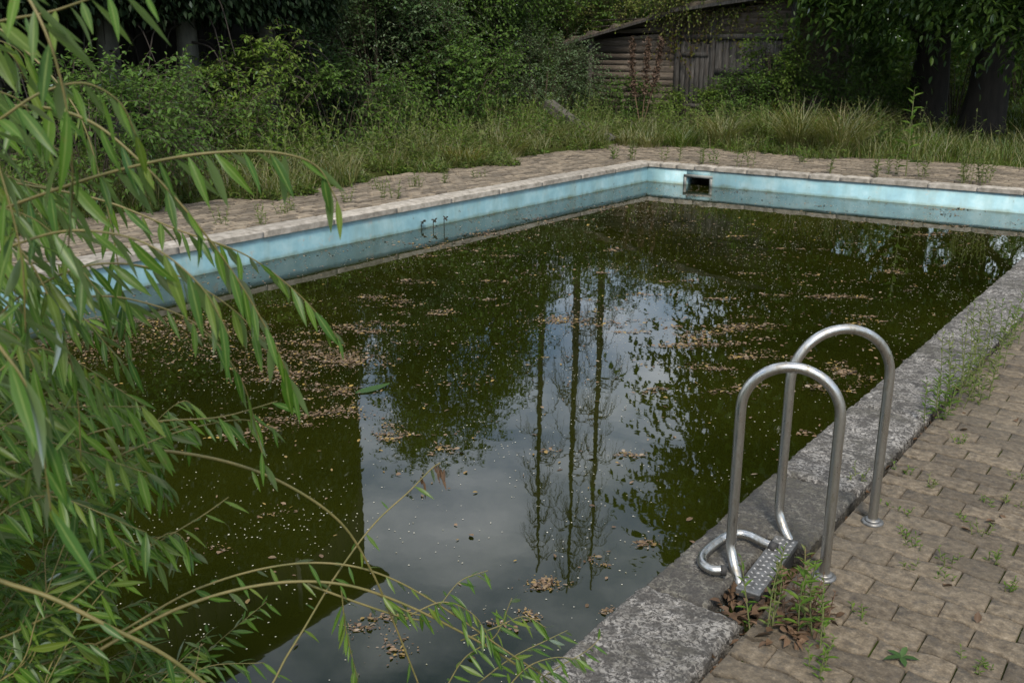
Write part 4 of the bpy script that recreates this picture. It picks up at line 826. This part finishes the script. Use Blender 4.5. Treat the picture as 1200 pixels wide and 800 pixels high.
# ------------------------------------------------------------------ things floating on the water
rafts = [(985,349,45,6,120),(1048,318,30,3,50),(810,393,40,8,160),(875,387,45,8,190),(823,406,50,5,120),(801,329,20,4,40),(866,279,25,2,30),(936,292,18,2,25),(1096,275,42,3,60),(1117,247,45,4,60),(897,417,45,7,120),(995,440,30,14,150),(960,455,26,8,60),(523,291,60,8,190),(570,274,55,4,120),(640,258,50,3,80),(700,243,35,2,50),(477,355,20,5,40),(527,368,30,4,70),(403,386,45,7,180),(450,382,42,4,70),(395,417,42,20,520),(454,510,30,9,170),(525,530,14,5,30),(690,374,55,10,190),(651,378,35,3,40),(733,388,25,3,40),(721,293,20,2,35),(744,533,22,6,50),(388,459,32,8,150),(380,482,45,9,160),(639,686,36,8,110),(625,721,16,6,40),(695,656,10,6,22),(432,726,36,14,70),(467,750,38,22,90),(758,635,20,7,45),(709,716,12,4,22),(576,730,24,8,25),(520,530,14,4,25),(130,375,110,10,420),(250,385,90,14,420),(300,410,70,12,320),(190,400,100,12,380),(330,440,50,14,240),(340,495,40,8,110),(270,510,60,8,110),(250,640,30,10,26),(320,600,30,6,24),(90,420,100,20,420),(60,480,60,14,120),(1130,265,30,2,30),(700,320,18,2,20),(600,330,30,3,36),(560,350,20,2,20),(840,350,30,3,30),(770,345,20,2,26),(910,345,40,3,40),(1020,380,25,4,30),(1060,340,20,3,20),(760,455,20,6,26),(590,300,30,3,40),(480,330,30,4,60),(430,350,36,5,90),(860,455,40,8,60),(820,430,36,6,60)]
Ps, Sz = [], []
def wpt(a, b): return gz(a, b, WATER)
for (a, b, ra, rb, n) in rafts:
    n = int(n*(1.25 if b < 500 else .75))
    c = wpt(a, b); ex = wpt(a+ra, b)-c; ey = wpt(a, b-rb)-c; sub = rng.normal(0, .5, (max(3, n//22), 2)); w = (len(sub)*rng.random(n)**1.6).astype(int); uv = sub[w]+rng.normal(0, 1, (n, 2))*[.22, .13]
    q = c+uv[:, :1]*ex*1.1+uv[:, 1:]*ey*1.1; Ps.append(q); Sz.append(rng.uniform(.014, .040, n)*np.where(rng.random(n) < .35, .5, 1)*np.clip(.6+.08*c[1], .65, 1.5))
    k4 = n; uv = sub[rng.integers(0, len(sub), k4)]+rng.normal(0, .4, (k4, 2)); Ps.append(c+uv[:, :1]*ex+uv[:, 1:]*ey); Sz.append(rng.uniform(.005, .013, k4))
for q_ in range(95):
    c = np.array([rng.uniform(XL+.2, XR-.1), 3.0+(YF-3.2)*rng.random()**.8, WATER]); k5 = int(rng.integers(8, 34)); ln_ = rng.uniform(.15, .55); uv = rng.normal(0, 1, (k5, 2))*[ln_*.5, ln_*.16]; Ps.append(c+uv[:, :1]*CR+uv[:, 1:]*np.array([CF[0], CF[1], 0])); Sz.append(rng.uniform(.010, .036, k5))
n = 1500; Ps.append(np.stack([rng.uniform(XL, XR, n), YN+(YF-YN)*rng.random(n)**.8, np.full(n, WATER)], -1)); Sz.append(rng.uniform(.012, .04, n))
n = 500; yy = rng.uniform(YN, YF, n); Ps.append(np.stack([XL+np.abs(rng.exponential(.25, n)), yy, np.full(n, WATER)], -1)); Sz.append(rng.uniform(.012, .035, n))
P = np.concatenate(Ps); S_ = np.concatenate(Sz); ok = (P[:, 0] > XL-.01) & (P[:, 0] < XR+.01) & (P[:, 1] > YN) & (P[:, 1] < YF+.01); P = P[ok]; S_ = S_[ok]; n = len(P); P[:, 2] = WATER+rng.uniform(.001, .005, n)
a = rng.uniform(0, 6.28, n); m = MB(); D = np.stack([np.cos(a), np.sin(a), rng.normal(0, .08, n)], -1); N = np.array([0, 0, 1.])+rng.normal(0, .2, (n, 3)); add_leaves(m, P, D, N, S_, S_*rng.uniform(.22, .7, n), .15, -.08)
o = m.build('floating_leaves', M['float'], stuff=True); tag(o, 'brown fallen leaves drifting in rafts on the pool water', 'leaves')
n = 10000; P = np.stack([rng.uniform(XL, XR, n), YN+(YF-YN)*rng.random(n), np.full(n, WATER+.002)], -1); cl = rng.normal(0, 1, (260, 2))*0+np.stack([rng.uniform(XL, XR, 260), rng.uniform(YN, YF, 260)], -1); kx = rng.random(n) < .7; P[kx, :2] = cl[rng.integers(0, 260, kx.sum())]+rng.normal(0, 1, (kx.sum(), 2))*rng.choice([.1, .25, .5], (kx.sum(), 1)); ok = (P[:, 0] > XL) & (P[:, 0] < XR) & (P[:, 1] > YN) & (P[:, 1] < YF); P = P[ok]; n = len(P)
a = rng.uniform(0, 6.28, n); s = rng.uniform(.003, .0085, n)*(1+.09*P[:, 1]); m = MB(); add_leaves(m, P, np.stack([np.cos(a), np.sin(a), 0*a], -1), np.array([0, 0, 1.])+np.zeros((n, 3)), s, s*.7, .02, 0, kite=True)
o = m.build('floating_specks', M['speck'], stuff=True); tag(o, 'pale specks of pollen and scum scattered over the water', 'scum')
# one broad green leaf adrift
p_ = gz(437, 457, WATER); m = MB(); e1 = gz(457, 452, WATER)-gz(417, 461, WATER); nl = 9; t_ = np.linspace(0, 1, nl); wd = np.sin(t_**.8*math.pi)*.034+.002; ex = nrm(e1); ey = np.array([-ex[1], ex[0], 0]); Ln_ = np.linalg.norm(e1); cen = p_+np.outer(t_-.5, ex)*Ln_+np.array([0, 0, .006])+np.outer(.012*t_*t_, [0, 0, 1.])
V = np.stack([cen-ey*wd[:, None], cen-[0, 0, .004], cen+ey*wd[:, None]+np.array([0, 0, .006])], 1).reshape(-1, 3); m.add(V, [[i*3+j, (i+1)*3+j, (i+1)*3+j+1, i*3+j+1] for i in range(nl-1) for j in (0, 1)]); o = m.build('green_leaf', M['shrub_dark'], smooth=True); tag(o, 'single broad green leaf floating on the open water', 'leaf')
# sprouts in the water by the left wall
p_ = gz(508, 268, WATER); root = thing('water_sprout', p_, 'three small dark seedling heads poking out of the water by the left wall', 'seedlings')
for dx, hh in ((-.14, .09), (0, .11), (.13, .13)):
    o_ = CR*dx; m = MB(); Pp = catmull([o_+[0, 0, -.02], o_+[0, 0, hh*.8], o_+[.03, 0, hh]], 4); tube(m, Pp, .005, 5); add_leaves(m, np.repeat((o_+[.02, 0, hh])[None], 6, 0), rdir(6, -.4), rdir(6), np.full(6, .045), .022); m.build('seedling', M['niche'], root)

# dead leaves in the coping gap and the ladder notch
n = 520; P = np.stack([XR+CWR+.018+rng.normal(0, .022, n), rng.uniform(1.4, 6.5, n), rng.uniform(-.07, -.012, n)], -1)
k = 190; P[:k] = np.stack([rng.uniform(XR+CWR-.12, XR+CWR+.05, k), rng.uniform(2.52, 2.95, k), rng.uniform(-.08, .004, k)], -1)
k2 = 90; P[k:k+k2] = gz(930, 735)+np.stack([rng.normal(0, .05, k2), rng.normal(0, .07, k2), rng.uniform(.002, .02, k2)], -1)
k3 = 40; P[-k3:] = np.stack([rng.uniform(-.95, .3, k3), rng.uniform(1.8, 5.5, k3), rng.uniform(.004, .01, k3)], -1)
m = MB(); add_leaves(m, P, rdir(n)*[1, 1, .35], np.array([0, 0, 1.])+rng.normal(0, .4, (n, 3)), rng.uniform(.02, .055, n), rng.uniform(.012, .028, n), .25, .25)
o = m.build('dead_leaves', M['dead'], stuff=True); tag(o, 'dry brown leaves caught in the gap behind the right coping', 'leaves')

# ------------------------------------------------------------------ foreground willow
ROOT = np.array([-2.55, .02, -.05]); wil = thing('willow_shrub', ROOT, 'green willow shrub with long narrow leaves arching over the pool', 'willow')
def wch(o, parent=wil): o.parent = parent; o.matrix_parent_inverse = Matrix.Translation(-Vector(ROOT)); return o
def leaf_variant(seed, wide):
    r = np.random.default_rng(seed); n = 7; t_ = np.linspace(0, 1, n); prof = np.interp(t_, [0, .08, .3, .55, .8, 1], [.05, .35, .95, 1, .55, .02])*wide/2; bend = r.uniform(-.1, .22); tw = r.uniform(-.5, .5); side = r.uniform(-.06, .06)
    V = []
    for t0, w_ in zip(t_, prof):
        c = np.array([t0, side*t0*t0, -bend*t0*t0]); a = tw*t0; sx_ = np.array([0, math.cos(a), math.sin(a)]); nz = np.array([0, -math.sin(a), math.cos(a)]); V += [c-sx_*w_+nz*w_*.28, c, c+sx_*w_+nz*w_*.28]
    F = []
    for i in range(n-1):
        for j in (0, 1): F.append([i*3+j, (i+1)*3+j, (i+1)*3+j+1, i*3+j+1])
    m = MB(); m.add(V, F); return m
def add_rib(me):
    a = me.attributes.new('rib', 'FLOAT', 'POINT'); a.data.foreach_set('value', np.tile(np.array([0, 1, 0], np.float32), len(me.vertices)//3)); return me
LV = [leaf_variant(i, w_) for i, w_ in enumerate((.145, .165, .19, .15, .20, .175))]
LME = [add_rib(v.mesh('leaf', M['willow'], True)) for v in LV]
leafs = []          # (visibility, branch, matrix, variant)
branches = []
def branch(pts, r0, r1, leaf_from=.1, ll=.085, step=.032, hang=.75, off=(), dens=1.0):
    """pts = (px, py, depth); off = off-frame points in metres before them"""
    P = [np.array(q, float) for q in off]+[dep(*q) for q in pts]; Pp = cspline(P, 9); m = MB(); tube(m, Pp, np.linspace(r0*.62, r1*.75, len(Pp)), 7); b = wch(m.build('branch', M['willow_twig'], smooth=True)); bi = len(branches); branches.append(b)
    seg = np.linalg.norm(np.diff(Pp, axis=0), axis=1); s = np.concatenate([[0], np.cumsum(seg)]); tot = s[-1]; q = tot*leaf_from; j = 0
    while q < tot:
        pos = np.array([np.interp(q, s, Pp[:, c_]) for c_ in range(3)]); pos2 = np.array([np.interp(min(q+.02, tot), s, Pp[:, c_]) for c_ in range(3)]); T = nrm(pos2-pos) if q < tot-.001 else nrm(Pp[-1]-Pp[-2])
        if rng.random() < dens:
            S = nrm(np.cross(T, [0.1, 0.05, 1]))*(1 if j % 2 else -1); d = nrm(T*.55+S*rng.uniform(.25, .75)+np.array([0, 0, -hang])*rng.uniform(.5, 1.4)+rng.normal(0, .2, 3)); N = nrm(np.cross(d, np.cross(nrm(S+T*.3+np.array([0, 0, .6])+rng.normal(0, .35, 3)), d)))
            l = ll*rng.uniform(.65, 1.2)*(1-.25*q/tot); Sd = np.cross(N, d); A = np.eye(4); A[:3, 0] = d*l; A[:3, 1] = Sd*l; A[:3, 2] = N*l; A[:3, 3] = pos
            u, v, w_ = proj(pos+d*l*.5); vis = (l/max(w_, .2)) if (-10 < u < 1210 and -10 < v < 810 and w_ > .2) else 0
            leafs.append((vis, bi, A, int(rng.integers(0, 6))))
        q += step*rng.uniform(.5, 1.1); j += 1
    return Pp
up = [(-2.5, .05, -.03), (-2.35, .05, .9), (-1.9, .12, 1.55)]
lo = [(-2.5, .05, -.03), (-2.3, .1, .35)]
# upper arching sprays
branch([(-60, 270, 1.25), (0, 246, 1.22), (130, 202, 1.2), (240, 180, 1.2), (330, 180, 1.22), (372, 196, 1.25), (395, 235, 1.27)], .0055, .0012, .3, .088, .020, 1.0, up)
branch([(-80, 60, 1.1), (-10, 28, 1.05), (60, 14, 1.02), (125, -6, 1.0), (175, -8, 1.0)], .004, .0012, .3, .088, .02, .9, up)
branch([(-60, 180, 1.05), (0, 140, 1.0), (50, 108, 1.0), (100, 98, 1.02), (140, 120, 1.04), (160, 160, 1.06)], .004, .001, .3, .085, .019, .9, up)
branch([(-40, 130, 1.3), (40, 125, 1.25), (110, 145, 1.2), (165, 190, 1.2), (225, 255, 1.22), (280, 330, 1.26), (325, 410, 1.3), (345, 460, 1.33)], .005, .001, .3, .085, .02, .7, up)
branch([(-70, 330, 1.1), (10, 290, 1.08), (90, 270, 1.06), (170, 285, 1.08), (235, 335, 1.1), (270, 395, 1.12)], .004, .001, .35, .088, .02, .9, up)
branch([(-60, 420, 1.3), (20, 350, 1.28), (110, 310, 1.28), (200, 320, 1.3), (270, 360, 1.33), (310, 400, 1.36)], .004, .001, .3, .08, .02, .8, up)
branch([(-50, -60, .95), (10, -30, .92), (50, 30, .9), (75, 110, .92), (85, 200, .95), (80, 290, 1.0)], .004, .001, .4, .1, .03, .6, up)
branch([(-30, 380, .85), (10, 420, .85), (40, 470, .86), (52, 540, .88), (60, 600, .9)], .004, .001, .4, .1, .025, .5, up)
branch([(-60, 200, 1.4), (20, 215, 1.4), (120, 235, 1.42), (210, 270, 1.45), (290, 300, 1.5), (350, 345, 1.55), (400, 400, 1.6)], .0045, .001, .3, .08, .02, .7, up)
branch([(-40, 20, 1.5), (30, 60, 1.5), (90, 130, 1.5), (120, 220, 1.52), (140, 320, 1.55), (150, 420, 1.6)], .004, .001, .35, .085, .03, .6, up)
branch([(-40, 240, 1.2), (30, 300, 1.2), (70, 380, 1.22), (90, 460, 1.25), (95, 540, 1.3)], .004, .001, .35, .09, .028, .5, up)
branch([(-40, 90, 1.0), (0, 200, 1.0), (25, 300, 1.02), (30, 390, 1.05)], .004, .001, .4, .09, .026, .5, up)
branch([(60, 345, 1.4), (150, 350, 1.4), (230, 380, 1.42), (280, 440, 1.45), (300, 500, 1.5), (310, 545, 1.52)], .003, .001, .1, .08, .028, .8, up)
# long bare arcs and the lower sprays
branch([(-60, 565, 1.55), (0, 545, 1.55), (90, 528, 1.58), (180, 527, 1.6), (270, 542, 1.65), (340, 570, 1.7), (400, 613, 1.75), (435, 668, 1.8), (462, 730, 1.85), (492, 805, 1.9)], .0065, .0022, .2, .05, .16, .6, lo)
branch([(-60, 655, 1.5), (0, 680, 1.5), (60, 700, 1.5), (130, 735, 1.52), (190, 765, 1.55), (255, 812, 1.6)], .0085, .004, .3, .07, .06, .5, lo)
branch([(60, 790, 1.66), (150, 742, 1.7), (210, 712, 1.72), (280, 690, 1.75), (350, 681, 1.78), (410, 686, 1.8), (470, 706, 1.84), (540, 740, 1.88), (600, 775, 1.92), (650, 815, 1.95)], .0065, .0025, .25, .06, .05, .6, lo)
branch([(360, 684, 1.8), (420, 706, 1.82), (470, 722, 1.85), (505, 728, 1.87)], .004, .002, .5, .05, .05, .5)
branch([(100, 760, 1.7), (230, 690, 1.75), (330, 662, 1.78), (400, 661, 1.8), (455, 676, 1.83), (520, 712, 1.87), (590, 760, 1.9), (650, 800, 1.95)], .004, .002, .35, .06, .045, .6, lo)
branch([(290, 830, 1.75), (340, 762, 1.78), (395, 672, 1.82), (440, 612, 1.85), (480, 575, 1.87), (508, 547, 1.88), (516, 542, 1.88)], .0042, .0014, .3, .055, .07, .6, lo)
branch([(60, 720, 1.6), (130, 665, 1.62), (190, 632, 1.65), (240, 602, 1.68), (268, 582, 1.7)], .004, .001, .2, .07, .03, .5, lo)
branch([(20, 560, 1.5), (100, 510, 1.5), (180, 494, 1.52), (260, 488, 1.55), (325, 470, 1.58)], .004, .001, .2, .075, .026, .8, lo)
branch([(90, 560, 1.5), (170, 520, 1.52), (230, 500, 1.55), (290, 492, 1.58), (330, 505, 1.6)], .003, .001, .15, .07, .026, .9, lo)
for pts in ([(430, 690, 1.82), (500, 720, 1.86), (540, 680, 1.88), (572, 668, 1.88)], [(540, 750, 1.9), (580, 735, 1.9), (615, 722, 1.92), (640, 735, 1.93)], [(560, 800, 1.92), (600, 770, 1.92), (640, 750, 1.93), (665, 738, 1.94)], [(400, 690, 1.8), (405, 735, 1.82), (420, 800, 1.85)], [(590, 810, 1.9), (620, 780, 1.9), (650, 770, 1.9), (680, 772, 1.92)], [(520, 810, 1.9), (545, 770, 1.9), (580, 745, 1.9), (600, 700, 1.9)], [(480, 720, 1.85), (520, 705, 1.86), (555, 720, 1.88), (580, 760, 1.9)], [(610, 815, 1.95), (640, 790, 1.95), (690, 760, 1.97), (705, 745, 1.98)]):
    branch(pts, .0024, .0008, .1, .055, .014, .55)
# dense lower left mass: many slender stems
for i in range(36):
    x0 = rng.uniform(-70, 80); y0 = rng.uniform(640, 860); D = rng.uniform(1.55, 2.2); ex = x0+rng.uniform(20, 170); ey = y0-rng.uniform(60, 230)
    if ex > 290 and ey < 640: ex = 250
    branch([(x0-30, y0+70, D), (x0, y0, D), ((x0+ex)/2-10, (y0+ey)/2-25, D+.03), (ex, ey, D+.06), (ex+rng.uniform(5, 30), ey+rng.uniform(0, 35), D+.08)], .0026, .0008, .45, .075, .011, .5, lo)
for i in range(9):
    x0 = rng.uniform(60, 230); y0 = rng.uniform(780, 870); D = rng.uniform(1.7, 2.1); branch([(x0-60, y0+60, D), (x0, y0, D), (x0+50, y0-50, D+.03), (x0+rng.uniform(60, 130), y0-rng.uniform(50, 110), D+.06)], .0024, .0008, .35, .065, .011, .5, lo)
for i in range(24):
    x0 = rng.uniform(-70, 10); y0 = rng.uniform(330, 640); D = rng.uniform(1.25, 1.9); branch([(x0-30, y0+30, D), (x0, y0, D), (x0+70, y0-rng.uniform(10, 60), D+.03), (x0+rng.uniform(110, 220), y0+rng.uniform(-50, 40), D+.06)], .0026, .0008, .4, .08, .014, .7, lo)
for i in range(13):
    x0 = rng.uniform(-60, 0); y0 = rng.uniform(-20, 380); D = rng.uniform(1.1, 1.7); branch([(x0-30, y0-10, D), (x0, y0, D), (x0+50, y0+20, D+.03), (x0+rng.uniform(70, 130), y0+rng.uniform(40, 120), D+.06)], .0026, .0008, .5, .08, .022, .8, up)
# withered tip leaves hanging from the raised shoot
m = MB(); tipp = [dep(512, 545, 1.88), dep(493, 560, 1.87)]
for q, k in ((tipp[0], 5), (tipp[1], 2), (dep(520, 550, 1.88), 2)):
    add_leaves(m, q+rng.normal(0, .003, (k, 3)), np.array([.1, .05, -1.])+rng.normal(0, .12, (k, 3)), rdir(k), rng.uniform(.02, .055, k), .007, .3, .1)
wch(m.build('withered_leaf_tips', M['dead'], stuff=True))
order = sorted(range(len(leafs)), key=lambda i: -leafs[i][0]); rest = MB(); PI_ = np.eye(4); PI_[:3, 3] = -ROOT
for r_, i in enumerate(order):
    vis, bi, A, k = leafs[i]
    if r_ < 300:
        o = bpy.data.objects.new('leaf', LME[k]); COL.objects.link(o); o.parent = branches[bi]; o.matrix_parent_inverse = Matrix.Identity(4); o.matrix_basis = Matrix(A.tolist())
    else:
        Vv = LV[k].v[0]; base = rest.n; rest.v.append(Vv@A[:3, :3].T+A[:3, 3]); rest.n += len(Vv); rest.f += [f+base for f in LV[k].f]
add_rib(wch(rest.build('leaf_mass', M['willow'], smooth=True, stuff=True)).data)
print('willow leaves', len(leafs))
